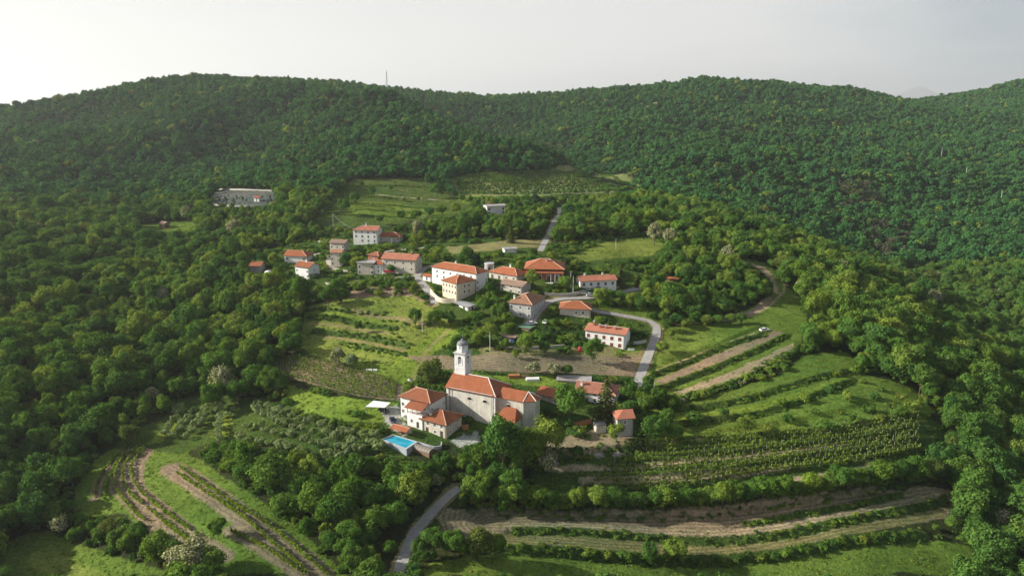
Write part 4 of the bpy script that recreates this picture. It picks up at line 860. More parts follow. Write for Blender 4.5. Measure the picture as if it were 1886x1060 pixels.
def spruce(seed, h=15, rb=3.3, mat='leaf_spruce', nlev=24, fine=1.0):
    g = np.random.default_rng(seed); C, Nn, S, A = [], [], [], []
    for i in range(nlev):
        z = h * (.07 + .92 * i / (nlev - 1)); r = rb * (1 - (z / h)) ** .85 + .12; nb = int(7 + 7 * (1 - i / nlev))
        for b in range(nb):
            a = 2 * math.pi * (b + g.random()) / nb; rr_ = r * g.uniform(.7, 1.12); k = max(2, int(rr_ / .34))
            for j in range(k):
                t = (j + .6) / k; C.append((math.cos(a) * rr_ * t, math.sin(a) * rr_ * t, z - .35 * rr_ * t * t + .12 * g.normal())); Nn.append((math.cos(a) * .5 + .3 * g.normal(), math.sin(a) * .5 + .3 * g.normal(), .8)); S.append(.26 * fine * g.uniform(.7, 1.3)); A.append(g.uniform(.8, 1.6))
    return quads_mesh('crown', np.array(C), np.array(Nn), np.array(S), np.array(A), [M[mat], M['bark']], None, g)
CROWN = {
    'broad': [broad(100 + i, 3900, .45, R3=(4.1 + .3 * (i % 3 - 1), 4.0, 3.9 + .35 * (i % 2)), nl=26 + 3 * i) for i in range(6)],
    'tall': [broad(140 + i, 3300, .44, R3=(3.1, 3.0, 4.4), cz=5.6, nl=30) for i in range(3)],
    'olive': [broad(160 + i, 800, .32, R3=(1.9, 1.8, 1.35), cz=2.2, nl=16, mat='leaf_olive', flat=.5) for i in range(3)],
    'shrub': [broad(170 + i, 800, .30, R3=(1.9, 1.7, 1.35), cz=1.1, nl=14, flat=.4) for i in range(4)],
    'spruce': [spruce(181)], 'pine': [broad(190, 1900, .6, R3=(3.2, 3.2, 5.2), cz=5.6, nl=40, mat='leaf_pine'), broad(191, 1900, .6, R3=(3.0, 3.0, 5.4), cz=5.6, nl=40, mat='leaf_pine')]}
TRUNK = {}
def tmesh(key, h, r, br=4):
    m = trunk_mb(h, r, 0, br); m.m = [0] * len(m.f); TRUNK[key] = m.mesh('trunk', M['bark'])
tmesh('broad', 3.4, .22, 5); tmesh('tall', 3.2, .18, 4); tmesh('olive', 1.1, .16, 3); tmesh('pine', 4.0, .2, 0); tmesh('spruce', 12.0, .2, 0)
BASEH = {'broad': 10.0, 'tall': 10.0, 'olive': 3.6, 'shrub': 2.5, 'spruce': 15.0, 'pine': 11.0}
TNAME = {'broad': 'broadleaf_tree', 'tall': 'broadleaf_tree', 'olive': 'olive_tree', 'shrub': 'shrub', 'spruce': 'spruce_tree', 'pine': 'conifer_tree'}
DEFMAT = {'broad': 'leaf', 'tall': 'leaf', 'olive': 'leaf_olive', 'shrub': 'leaf', 'spruce': 'leaf_spruce', 'pine': 'leaf_pine'}
NTREE = 0
def tree(x, y, h, kind, label, group=None, mat=None, wide=1.0, z=None, cat=None, rr=random):
    global NTREE
    z = H(x, y)[0] if z is None else z; s = h / BASEH[kind]; rz = rr.random() * 6.28
    ms = CROWN[kind]; mesh = ms[rr.randrange(len(ms))]
    cat = cat or ('shrub' if kind == 'shrub' else 'tree')
    if kind == 'shrub':
        o = bpy.data.objects.new('shrub', mesh); o.location = (x, y, z - .1); o.rotation_euler = (0, 0, rz); o.scale = (s * wide, s * wide, s); link(o); c = o; root = o
    else:
        root = empty(TNAME[kind], (x, y, z), rz); root.scale = (s * wide * rr.uniform(.82, 1.18), s * wide * rr.uniform(.82, 1.18), s); root.rotation_euler = (rr.uniform(-.07, .07), rr.uniform(-.07, .07), rz); NTREE += kind in ('broad', 'tall')
        c = link(bpy.data.objects.new('crown', mesh), root); link(bpy.data.objects.new('trunk', TRUNK[kind]), root)
    if mat and mat != DEFMAT[kind]: c.material_slots[0].link = 'OBJECT'; c.material_slots[0].material = M[mat]
    tag(root, label, cat, group); return root

# instancing prototypes for the masses (kept out of the scene; only instanced)
PROTO = {}
def proto_col(name, meshes):
    col = bpy.data.collections.new(name)
    for i, me in enumerate(meshes):
        o = bpy.data.objects.new(f'{name}_{i:02d}', me); col.objects.link(o)
    return col
def remat(me, mat): m2 = me.copy(); m2.materials[0] = M[mat]; return m2
near_meshes = CROWN['broad'] + CROWN['tall'] + [remat(CROWN['broad'][1], 'leaf_light'), remat(CROWN['broad'][2], 'leaf_bronze'), remat(CROWN['broad'][3], 'leaf_bloom')]
far_meshes = [broad(300 + i, 520, 1.05, R3=(4.0 - .35 * (i % 3), 3.9, 3.7 + .5 * (i % 4)), nl=13 + 2 * i, mat='leaf_far') for i in range(6)] + [broad(320, 330, 1.4, nl=15, mat='leaf_light'), broad(321, 330, 1.4, nl=15, mat='leaf_bronze'), broad(322, 330, 1.3, nl=15, mat='leaf_bloom'), broad(323, 330, 1.3, R3=(2.8, 2.8, 5), nl=18, mat='leaf_pine'), broad(324, 240, .9, nl=15, mat='leaf_brown')]
shrub_meshes = CROWN['shrub'] + [remat(CROWN['shrub'][0], 'leaf_weed'), remat(CROWN['shrub'][1], 'leaf_light')]
def tuft(seed):
    g = np.random.default_rng(seed); n = 16; P = np.column_stack([g.normal(size=n) * .42, g.normal(size=n) * .42, g.uniform(.03, .3, n)]); nn = np.column_stack([g.normal(size=n) * .6, g.normal(size=n) * .6, np.full(n, .7)])
    return quads_mesh('tuft', P, nn, g.uniform(.12, .24, n), g.uniform(.6, 1.2, n), [M['leaf_weed'], M['bark']], None, g)
tuft_meshes = [tuft(400 + i) for i in range(5)]
PROTO['near'] = proto_col('near_tree_kinds', near_meshes); PROTO['far'] = proto_col('far_tree_kinds', far_meshes)
PROTO['shrub'] = proto_col('shrub_kinds', shrub_meshes); PROTO['tuft'] = proto_col('tuft_kinds', tuft_meshes)
def gn_group(col):
    ng = bpy.data.node_groups.new('scatter ' + col.name, 'GeometryNodeTree')
    ng.interface.new_socket('Geometry', in_out='INPUT', socket_type='NodeSocketGeometry'); ng.interface.new_socket('Geometry', in_out='OUTPUT', socket_type='NodeSocketGeometry')
    n = ng.nodes; gi = n.new('NodeGroupInput'); go = n.new('NodeGroupOutput'); ip = n.new('GeometryNodeInstanceOnPoints'); ci_ = n.new('GeometryNodeCollectionInfo')
    ci_.inputs['Collection'].default_value = col; ci_.inputs['Separate Children'].default_value = True; ci_.inputs['Reset Children'].default_value = True
    def att(nm, t): a = n.new('GeometryNodeInputNamedAttribute'); a.data_type = t; a.inputs['Name'].default_value = nm; return a.outputs['Attribute']
    L = ng.links; L.new(gi.outputs[0], ip.inputs['Points']); L.new(ci_.outputs[0], ip.inputs['Instance']); ip.inputs['Pick Instance'].default_value = True
    L.new(att('kind_index', 'INT'), ip.inputs['Instance Index']); L.new(att('turn', 'FLOAT_VECTOR'), ip.inputs['Rotation']); L.new(att('size', 'FLOAT_VECTOR'), ip.inputs['Scale']); L.new(ip.outputs[0], go.inputs[0])
    return ng
GN = {k: gn_group(c) for k, c in PROTO.items()}
def mass(name, proto, P, ki, size, label, cat):
    n = len(P)
    if n == 0: return
    me = bpy.data.meshes.new(name); me.vertices.add(n); me.vertices.foreach_set('co', np.asarray(P, np.float32).ravel())
    a = me.attributes.new('kind_index', 'INT', 'POINT'); a.data.foreach_set('value', np.asarray(ki, np.int32))
    rot = np.zeros((n, 3), np.float32); rot[:, 2] = RNG.uniform(0, 6.28, n); rot[:, :2] = RNG.normal(size=(n, 2)) * .06
    a = me.attributes.new('turn', 'FLOAT_VECTOR', 'POINT'); a.data.foreach_set('vector', rot.ravel())
    a = me.attributes.new('size', 'FLOAT_VECTOR', 'POINT'); a.data.foreach_set('vector', np.asarray(size, np.float32).ravel())
    o = link(bpy.data.objects.new(name, me)); md = o.modifiers.new('scatter', 'NODES'); md.node_group = GN[proto]; o['kind'] = 'stuff'; tag(o, label, cat); return o

# ------------------------------------------------------------------ where things grow
def roadfree(x, y, pad):
    ok = np.ones(len(x), bool)
    for n_, m_, w, pl in RW:
        m = (x > pl[:, 0].min() - 9) & (x < pl[:, 0].max() + 9) & (y > pl[:, 1].min() - 9) & (y < pl[:, 1].max() + 9)
        if m.any(): d, en = seg_dist(x[m], y[m], pl); ok[np.where(m)[0]] &= (np.hypot(d, 0) > w / 2 + pad)
    return ok
def footfree(x, y):
    ok = np.ones(len(x), bool)
    for f in FOOT: ok &= ~inpoly(x, y, f)
    return ok
def in_open(x, y, names=None):
    r = np.zeros(len(x), bool)
    for c, op, pp, pw, nm, gd in PW:
        if op and (names is None or nm in names): r |= inpoly(x, y, pw)
    return r
SOFT = {'village_ground'}
ROADPX = [(np.array(pts(s)), 7) for n_, m_, w, s in ROADS[:4]] + [(np.array(pts(ROADS[5][3])), 4)]
def sees(x, y, z, h, w):
    """does the crown hang in front of open ground or facades that the photograph shows?"""
    bad = np.zeros(len(x), bool)
    for fx, fz in ((0, .97), (-.36, .62), (.36, .62), (0, .45)):
        px, py, d = project(np.column_stack([x + fx * w, y, z + fz * h]))
        for c, op, pp, pw, nm, gd in PW:
            if op and nm not in SOFT: bad |= inpoly(px, py, pp)
        for a, b, c_, d_, yy in BOXPX: bad |= (px > a) & (px < c_) & (py > b) & (py < d_) & (y < yy + 1)
        for pl, wd in ROADPX: bad |= np.abs(seg_dist(px, py, pl)[0]) < wd
    return bad
def fit(x, y, z, h, ratio=.8):
    """shrink crowns until they leave the view of open ground; returns heights (0 = drop)"""
    h = h.copy(); todo = np.ones(len(x), bool)
    for k in range(5):
        i = np.where(todo)[0]
        if len(i) == 0: break
        b = sees(x[i], y[i], z[i], h[i], h[i] * ratio); todo[i[~b]] = False; h[i[b]] *= .62
    h[todo] = 0; return h
# forest candidates on a jittered polar-free grid
C = []
for y0, y1, sp in ((60, 420, 4.5), (420, 800, 5.0), (800, 2300, 5.9)):
    ys = np.arange(y0, y1, sp)
    for yy in ys:
        xm = yy * .80 + 60; xs = np.arange(-xm, xm, sp); C.append(np.column_stack([xs + RNG.uniform(-.45, .45, len(xs)) * sp, yy + RNG.uniform(-.45, .45, len(xs)) * sp]))
C = np.vstack(C); cz_ = H(C[:, 0], C[:, 1])
keep = ~in_open(C[:, 0], C[:, 1]) & roadfree(C[:, 0], C[:, 1], 2.2) & footfree(C[:, 0], C[:, 1])
C, cz_ = C[keep], cz_[keep]
px_, py_, dp_ = project(np.column_stack([C, cz_ + 8])); vis = (px_ > -260) & (px_ < 2150) & (py_ < 1330)
C, cz_, px_, py_, dp_ = C[vis], cz_[vis], px_[vis], py_[vis], dp_[vis]
# drop trees on slopes wholly hidden behind a crest (line of sight blocked by 25 m or more)
blk = np.zeros(len(C), bool); far_i = np.where(C[:, 1] > 500)[0]
for t in np.linspace(.35, .97, 14):
    q = C[far_i] * t; zz = CAMZ + (cz_[far_i] + 12 - CAMZ) * t; blk[far_i] |= H0(q[:, 0], q[:, 1]) > zz + 22
C, cz_, px_, py_, dp_ = C[~blk], cz_[~blk], px_[~blk], py_[~blk], dp_[~blk]
hh_ = 7.0 + 2.2 * fbm(C[:, 0], C[:, 1], 60, 2, 21) + RNG.normal(size=len(C)) * 1.3; hh_ = np.clip(hh_, 4.5, 14)
hh_ *= np.exp(RNG.normal(size=len(C)) * .30); hh_ = np.clip(hh_, 2.8, 13)
near_i = np.where((C[:, 1] < 830))[0]; hh_[near_i] = fit(C[near_i, 0], C[near_i, 1], cz_[near_i], hh_[near_i])
g_ = hh_ > 1.0; C, cz_, px_, py_, dp_, hh_ = C[g_], cz_[g_], px_[g_], py_[g_], dp_[g_], hh_[g_]
print('forest trees', len(C))
rnd = RNG.random(len(C)); sm = fbm(C[:, 0], C[:, 1], 90, 2, 33)
ZONES = [('left', 'broadleaf tree in the dark wood filling the slope left of the village', 'trees of the wood on the left slope'),
         ('low', 'leafy tree in the foreground wood between lower left vineyard and road', 'trees of the foreground wood'),
         ('bleft', 'leafy tree in the thicket around the lower left vineyard', 'trees of the lower left thicket'),
         ('right', 'broadleaf tree in the dark wood falling away right of the terraced fields', 'trees of the wood on the right slope'),
         ('bright', 'leafy tree in the bottom right corner copse below the ploughed terraces', 'trees of the bottom right copse'),
         ('mid', 'leafy tree in the woods around the upper village', 'trees around the upper village')]
ZD = {k: (a, b) for k, a, b in ZONES}
def zone(px, py):
    if px > 1450 and py > 930: return 'bright'
    if px > 1180 and py > 500: return 'right'
    if 330 < px < 1180 and py > 820: return 'low'
    if py > 800: return 'bleft'
    if px < 620 and py > 430: return 'left'
    return 'mid'
ONES = 'first second third fourth fifth sixth seventh eighth ninth tenth eleventh twelfth thirteenth fourteenth fifteenth sixteenth seventeenth eighteenth nineteenth twentieth'.split()
def nth(i):
    if i < 20: return ONES[i]
    t = ['twent', 'thirt', 'fort', 'fift', 'sixt', 'sevent', 'eight', 'ninet'][(i + 1) // 10 - 2]
    return t + 'ieth' if (i + 1) % 10 == 0 else t + 'y-' + ONES[(i + 1) % 10 - 1]
def T(px, py, h, kind, label, mat=None, wide=1.0, group=None, cat=None):
    p = hit(px, py); return tree(p[0], p[1], h, kind, label, group, mat, wide, p[2], cat)
# ------------------------------------------------------------------ vineyards
def vine_row(pl, label, group, dens=3.0, vh=1.3, sp=5.0, ph=1.8, pw=.13, vmat='leaf_vine', leaf=.26, gapf=.38):
    """one row: posts every few metres and a thin wall of young leaves"""
    seg = np.linalg.norm(np.diff(pl, axis=0), axis=1); cum = np.concatenate([[0], np.cumsum(seg)]); L = cum[-1]
    if L < 4: return
    def at(s): return np.column_stack([np.interp(s, cum, pl[:, 0]), np.interp(s, cum, pl[:, 1])])
    o = at(np.array([L / 2]))[0]; zo = H(o[0], o[1])[0]; root = empty('vine_row', (o[0], o[1], zo)); tag(root, label, 'vine row', group)
    n = int(L * dens); s = RNG.uniform(0, L, n); gap = vnoise(s, s * 0 + o[0], 1.1, 2) > gapf; s = s[gap]; P = at(s) + RNG.normal(size=(len(s), 2)) * .13; z = H(P[:, 0], P[:, 1]) + RNG.uniform(.35, vh, len(s))
    C3 = np.column_stack([P[:, 0] - o[0], P[:, 1] - o[1], z - zo]); nn = RNG.normal(size=(len(s), 3)); nn[:, 2] += .5
    v = link(bpy.data.objects.new('vines', quads_mesh('vines', C3, nn, RNG.uniform(.5, 1.2, len(s)) * leaf, RNG.uniform(.7, 1.3, len(s)), [M[vmat], M['bark']])), root); v['kind'] = 'stuff'
    m = MB(); q = at(np.arange(0.2, L, sp)); hz_ = H(q[:, 0], q[:, 1])
    for (x, y), zz in zip(q, hz_):
        x -= o[0]; y -= o[1]; zz -= zo; t = random.uniform(-.08, .08); a = pw / 2
        b = [(x - a, y - a, zz - .4), (x + a, y - a, zz - .4), (x + a, y + a, zz - .4), (x - a, y + a, zz - .4)]; u = [(p[0] + t, p[1], zz + ph * random.uniform(.9, 1.08)) for p in b]
        for i in range(4): j = (i + 1) % 4; m.face([b[i], b[j], u[j], u[i]])
        m.face(u)
    p = m.build('posts', M['post'], root); p['kind'] = 'stuff'
def rows_between(top, bot, n, label, group, **kw):
    t = smooth_line(np.array(pts(top)), 6); b = smooth_line(np.array(pts(bot)), 6); k = np.linspace(0, 1, 26)
    def rs(l): s = np.concatenate([[0], np.cumsum(np.linalg.norm(np.diff(l, axis=0), axis=1))]); return np.column_stack([np.interp(k * s[-1], s, l[:, 0]), np.interp(k * s[-1], s, l[:, 1])])
    t, b = rs(t), rs(b)
    for i in range(n):
        f = i / (n - 1); vine_row(smooth_line(hits([tuple(q) for q in (t * (1 - f) + b * f)[::2]])[:, :2], 1.5), nth(i) + label, group, **kw)
rows_between("835,329 900,321 1020,316 1100,323 1175,341", "848,357 920,358 1000,357 1100,353 1190,347", 11, ' vine row from the top of the round vineyard under the far hill', 'vine rows of the upper vineyard', dens=6, leaf=.75, vh=2.0, sp=8, ph=2, pw=.2, vmat='leaf', gapf=.15)
rows_between("540,658 620,671 700,694 740,711", "503,669 520,688 580,706 650,724 736,736", 10, ' vine row from the top of the small plot left of the farmhouse', 'vine rows of the small plot', dens=9, leaf=.3, sp=3.5, gapf=.25)
for i, s in enumerate(("231,827 224,834 200,858 185,880 177,900 175,917", "238,831 217,849 207,870 195,900 194,921", "253,827 234,839 217,860 211,883 217,907 240,935 268,961", "265,827 248,836 231,856 226,880 238,907 282,945 343,992",
          "268,829 258,836 245,853 243,877 258,904 306,945 374,992", "326,872 391,915 476,978 543,1036 568,1060", "331,861 391,902 442,936 510,980 577,1038 605,1062", "425,980 486,1010 557,1057", "300,960 350,1000 400,1030")):
    vine_row(smooth_line(hits(pts(s))[:, :2], 1.5), ('curving vine row of the lower left vineyard, ' + nth(i) + ' from its left edge') if i < 5 else 'straight vine row of the lower left vineyard, ' + ('upper left of the right strip', 'upper right of the right strip', 'lower one beside the single dark tree', 'lowest one by the bottom thicket')[i - 5], 'vine rows of the lower left vineyard', dens=13, leaf=.36, sp=4.0, vh=1.3, gapf=.2)
rows_between("1170,818 1240,812 1373,803 1547,786 1712,760", "1073,902 1224,899 1373,874 1547,853 1722,822", 11, ' row of posts and vines from the top of the right vineyard terraces', 'vine rows of the right vineyard', dens=9, leaf=.34, sp=3.4, ph=1.9, pw=.11, gapf=.24)
rows_between("1125,598 1175,598", "1130,607 1185,609", 4, ' vegetable row from the top in the garden behind the red-shuttered house', 'vegetable rows', dens=5, leaf=.35, vh=.6, sp=30, ph=.4)

# ------------------------------------------------------------------ farmyard: pool, sheds, carport
def quad_at(pxs, z): return [tuple(at_plane(px, py, z)[:2]) for px, py in pxs]
g0 = hit(736, 815)[2] + 1.1
for _ in range(2): _q = [at_plane(a, b, g0) for a, b in ((704.2, 808.4), (724.6, 800.6), (767.5, 812.9), (747.9, 825.6), (736, 812))]; g0 = max(H(q[0], q[1])[0] for q in _q) + .12
wq = quad_at(((704.2, 808.4), (724.6, 800.6), (767.5, 812.9), (747.9, 825.6)), g0); cw_ = np.mean(wq, 0); loc = [(x - cw_[0], y - cw_[1]) for x, y in wq]
pool = tag(empty('swimming_pool', (cw_[0], cw_[1], g0)), 'bright turquoise swimming pool with pale panels below the stone house', 'pool')
def ring(m, inner, k, z0, z1):
    out = [(x * k, y * k) for x, y in inner]
    for i in range(4):
        j = (i + 1) % 4; a, b, c, d = inner[i], inner[j], out[j], out[i]
        m.face([(*a, z1), (*b, z1), (*c, z1), (*d, z1)]); m.face([(*d, z0), (*c, z0), (*c, z1), (*d, z1)]); m.face([(*a, z0), (*b, z0), (*b, z1), (*a, z1)])
m = MB(); ring(m, [(x * .95, y * .95) for x, y in loc], 1.13, -5, .10); m.build('basin', M['tile_white'], pool)
m = MB(); m.face([(x * .96, y * .96, -.10) for x, y in loc]); m.build('water', M['water'], pool)
inn = [(x * 1.085, y * 1.085) for x, y in loc]
for i in range(4):
    a, b = Vector((*inn[i], 0)), Vector((*inn[(i + 1) % 4], 0)); n = max(2, int((b - a).length / 2.2))
    for k in range(n):
        p = a.lerp(b, (k + .03) / n); q = a.lerp(b, (k + .97) / n); d_ = (q - p).normalized().cross(Vector((0, 0, 1))) * .05; m = MB(); lo = [p, q, q + d_, p + d_]
        for u in range(4): w = (u + 1) % 4; m.face([(lo[u].x, lo[u].y, -2.6), (lo[w].x, lo[w].y, -2.6), (lo[w].x, lo[w].y, .02), (lo[u].x, lo[u].y, .02)])
        m.face([(v.x, v.y, .02) for v in lo]); m.build('side_panel', M['glass_rail'], pool)
FOOT.append(np.array([(x * 1.3 + cw_[0], y * 1.3 + cw_[1]) for x, y in loc]))
fr_ = frame((722, 791), (747.9, 798.3), (758, 792.5), (747.9, 806)); pv_ = tag(empty('pavilion', fr_['o'], fr_['yaw']), 'small open pavilion with orange gabled roof beside the pool', 'pavilion')
F, rg, gab, zr = roof_faces(fr_['Lc'], fr_['La'], 2.5, .5, R(20), 'y', (0, 0)); add_roof(pv_, F, rg, M['roof_orange'], .15, None, .1)
for x in (.1, fr_['Lc'] - .1):
    for y in (.1, fr_['La'] - .1): m = MB(); m.box(x - .09, x + .09, y - .09, y + .09, -1.5, 2.5); m.build('post', M['wood'], pv_)
m = MB(); m.box(.5, fr_['Lc'] - .5, fr_['La'] * .4, fr_['La'] * .8, -1, .75); m.build('table', M['wood'], pv_)
m = MB(); m.box(-.2, fr_['Lc'] + .2, -.2, fr_['La'] + .2, -2.5, .02); m.build('floor_slab', M['concrete'], pv_)
reg(pv_, fr_['Lc'], fr_['La'])
# barrel-roofed enclosure over the lower basin
fr_ = frame((756, 822), (790, 832), (801, 826.5), (790, 843)); en_ = tag(empty('pool_enclosure', fr_['o'], fr_['yaw']), 'brown barrel-arched pool enclosure next to the turquoise pool', 'enclosure'); a, b, h = fr_['Lc'], fr_['La'], fr_['h']
m = MB(); m.box(0, a, 0, b, -2, h * .72); m.build('side_wall', M['wood'], en_)
m = MB(); n = 12; arc = [(a / 2 - (a / 2 + .1) * math.cos(math.pi * i / n), h * .73 + 1.1 * math.sin(math.pi * i / n)) for i in range(n + 1)]
for p, q in zip(arc, arc[1:]): m.face([(p[0], -.1, p[1]), (q[0], -.1, q[1]), (q[0], b + .1, q[1]), (p[0], b + .1, p[1])])
m.face([(x, -.1, z) for x, z in arc]); m.face([(x, b + .1, z) for x, z in arc]); m.build('arched_roof', M['poly'], en_)
for k in range(7):
    m = MB(); y = k * b / 6
    for p, q in zip(arc, arc[1:]): m.tube((p[0], y, p[1] + .03), (q[0], y, q[1] + .03), .07, n=4)
    m.build('rib', M['tile_white'], en_)
reg(en_, a, b)
# curved white retaining wall between pool and stone house
def low_wall(s, h, th, mat, name, label, cat='wall', z_off=0.0):
    pl = smooth_line(hits(pts(s))[:, :2], 1.0); t = np.gradient(pl, axis=0); t /= np.linalg.norm(t, axis=1)[:, None]; nn = np.stack([-t[:, 1], t[:, 0]], 1); z = H(pl[:, 0], pl[:, 1]) + z_off; o = pl[len(pl) // 2]; zo = z[len(pl) // 2]
    m = MB(); A = [(p[0] - o[0] + n_[0] * th / 2, p[1] - o[1] + n_[1] * th / 2) for p, n_ in zip(pl, nn)]; B = [(p[0] - o[0] - n_[0] * th / 2, p[1] - o[1] - n_[1] * th / 2) for p, n_ in zip(pl, nn)]
    for i in range(len(pl) - 1):
        j = i + 1; z0, z1 = z[i] - zo, z[j] - zo
        m.face([(*A[i], z0 - 1.5), (*A[j], z1 - 1.5), (*A[j], z1 + h), (*A[i], z0 + h)]); m.face([(*B[j], z1 - 1.5), (*B[i], z0 - 1.5), (*B[i], z0 + h), (*B[j], z1 + h)]); m.face([(*A[i], z0 + h), (*A[j], z1 + h), (*B[j], z1 + h), (*B[i], z0 + h)])
    for i, dr in ((0, 1), (-1, -1)): m.face([(*A[i], z[i] - zo - 1.5), (*B[i], z[i] - zo - 1.5), (*B[i], z[i] - zo + h), (*A[i], z[i] - zo + h)])
    return tag(m.build(name, mat, None, (o[0], o[1], zo)), label, cat)
low_wall("769,818 785,823 800,827 812,825 813,818", 1.1, .35, M['tile_white'], 'garden_wall', 'curved white garden wall between pool and stone house')
low_wall("1003,543 1030,545 1050,544 1068,541 1078,537", 1.3, .5, M['stone'], 'roadside_wall', 'grey stone wall along the road below the bungalow')
low_wall("1080,534 1110,534 1142,531", 1.4, .4, M['stone_grey'], 'terrace_wall', 'dark stone terrace wall in front of the bungalow')
low_wall("585,446 600,447 611,448", .9, .3, M['white'], 'lane_wall', 'short white wall beside the upper block of the ruined house')
low_wall("404,349 450,350 503,352", 1.0, .4, M['stone_grey'], 'cemetery_wall', 'long pale wall along the back of the cemetery')
low_wall("390,378 440,381 505,378", 1.3, .4, M['stone_grey'], 'cemetery_wall', 'grey stone wall along the front of the cemetery')
low_wall("793,540 810,556 838,558", 2.2, .4, M['cream'], 'yard_wall', 'cream retaining wall running up to the cream three-storey house')
low_wall("1150,634 1175,633 1190,630", 1.2, .4, M['stone_grey'], 'garden_wall', 'stone garden wall right of the red-shuttered house')
low_wall("925,640 960,644 1000,641 1040,638", 1.0, .4, M['stone'], 'garden_wall', 'long stone terrace wall behind the garden trees')
low_wall("752,700 760,708 772,713", .8, .5, M['stone_grey'], 'field_wall', 'short dry stone wall left of the bronze tree')
low_wall("600,523 630,528 660,520", 1.0, .4, M['stone'], 'garden_wall', 'rubble garden wall below the ruined house')
low_wall("690,512 725,514 762,511", 1.1, .4, M['white'], 'yard_wall', 'white yard wall in front of the long cream house')
# carport
zc_ = hit(698, 757)[2] + 2.7; cp = quad_at(((673, 748.4), (687.8, 737.3), (719, 741), (708.7, 750)), zc_); cc = np.mean(cp, 0); lc_ = [(x - cc[0], y - cc[1]) for x, y in cp]
cpo = tag(empty('carport', (cc[0], cc[1], zc_ - 2.7)), 'carport with flat white roof left of the farmhouse', 'carport')
m = MB(); m.prism(lc_ if (lc_[1][0] - lc_[0][0]) * (lc_[2][1] - lc_[0][1]) - (lc_[1][1] - lc_[0][1]) * (lc_[2][0] - lc_[0][0]) > 0 else lc_[::-1], 2.6, 2.75); m.build('flat_roof', M['sheet_white'], cpo)
for x, y in lc_: m = MB(); m.box(x * .9 - .08, x * .9 + .08, y * .9 - .08, y * .9 + .08, -1.5, 2.6); m.build('post', M['metal'], cpo)
FOOT.append(np.array(cp))
# ------------------------------------------------------------------ cars
def car_mesh():
    body = MB(); L, W = 4.3, 1.76; pr = [(-L / 2, .35), (-L / 2, .78), (-L / 2 + .08, .92), (-1.0, .95), (.95, .93), (L / 2 - .25, .78), (L / 2, .62), (L / 2, .35)]
    for s in (-1, 1): body.face([(x, s * W / 2, z) for x, z in (pr if s < 0 else pr[::-1])])
    for (a, za), (b, zb) in zip(pr, pr[1:] + pr[:1]): body.face([(a, W / 2, za), (b, W / 2, zb), (b, -W / 2, zb), (a, -W / 2, za)])
    rf = MB(); rf.face([(-1.35, -.62, 1.42), (.25, -.64, 1.44), (.25, .64, 1.44), (-1.35, .62, 1.42)])
    for s in (-1, 1):
        for x0, x1 in ((-1.95, -1.35), (-.55, -.5), (.9, .25)): rf.tube((x0, s * .82, .95), (x1, s * .63, 1.43), .04, n=4)
    gl = MB(); b = [(-1.95, -.82, .94), (.95, -.84, .94), (.95, .84, .94), (-1.95, .82, .94)]; t = [(-1.35, -.61, 1.415), (.25, -.63, 1.43), (.25, .63, 1.43), (-1.35, .61, 1.415)]
    for i in range(4): j = (i + 1) % 4; gl.face([b[i], b[j], t[j], t[i]])
    wh = MB(); wh.tube((0, -.1, 0), (0, .1, 0), .32, n=14); hb_ = MB(); hb_.tube((0, -.115, 0), (0, .115, 0), .18, n=10); hl = MB(); hl.box(-.03, .03, -.18, .18, -.07, .07)
    return body, rf, gl, wh, hb_, hl
CB = car_mesh(); CARM = {}
def car(px, py, yaw, paint, label):
    p = hit(px, py); r = tag(empty('parked_car', p, R(yaw)), label, 'car', 'cars parked in the village')
    if paint not in CARM: CARM[paint] = [CB[0].mesh('body', M[paint]), CB[1].mesh('roof', M[paint]), CB[2].mesh('windows', M['glass']), CB[3].mesh('wheel', M['tyre']), CB[4].mesh('rim', M['metal']), CB[5].mesh('headlight', M['lamp'])]
    B = CARM[paint]
    for nm, me in zip(('body', 'roof', 'windows'), B): link(bpy.data.objects.new(nm, me), r)
    for x in (-1.35, 1.32):
        for y in (-.8, .8): w = bpy.data.objects.new('wheel', B[3]); w.location = (x, y, .32); link(w, r); link(bpy.data.objects.new('rim', B[4]), w)
    for y in (-.6, .6): l_ = bpy.data.objects.new('headlight', B[5]); l_.location = (2.13, y, .68); link(l_, r)
car(724, 776, -68, 'carpaint_blue', 'dark blue car parked on the gravel beside the farmhouse')
car(707, 758, -30, 'carpaint_grey', 'dark car parked under the white carport')
car(1088, 545, 5, 'carpaint_white', 'white car parked on the road below the bungalow')
car(1078, 541, 10, 'carpaint_white', 'white car half hidden against the bungalow terrace wall')
car(1005, 594, 70, 'carpaint_white', 'white car parked beside the round hedge at the road fork')
car(980, 597, 20, 'carpaint_white', 'white car parked beside the green-roofed shed')
car(1103, 532, 3, 'carpaint_grey', 'dark car parked in front of the bungalow door')
car(1408, 609, 15, 'carpaint_white', 'white car standing alone at the top end of the terraced field')
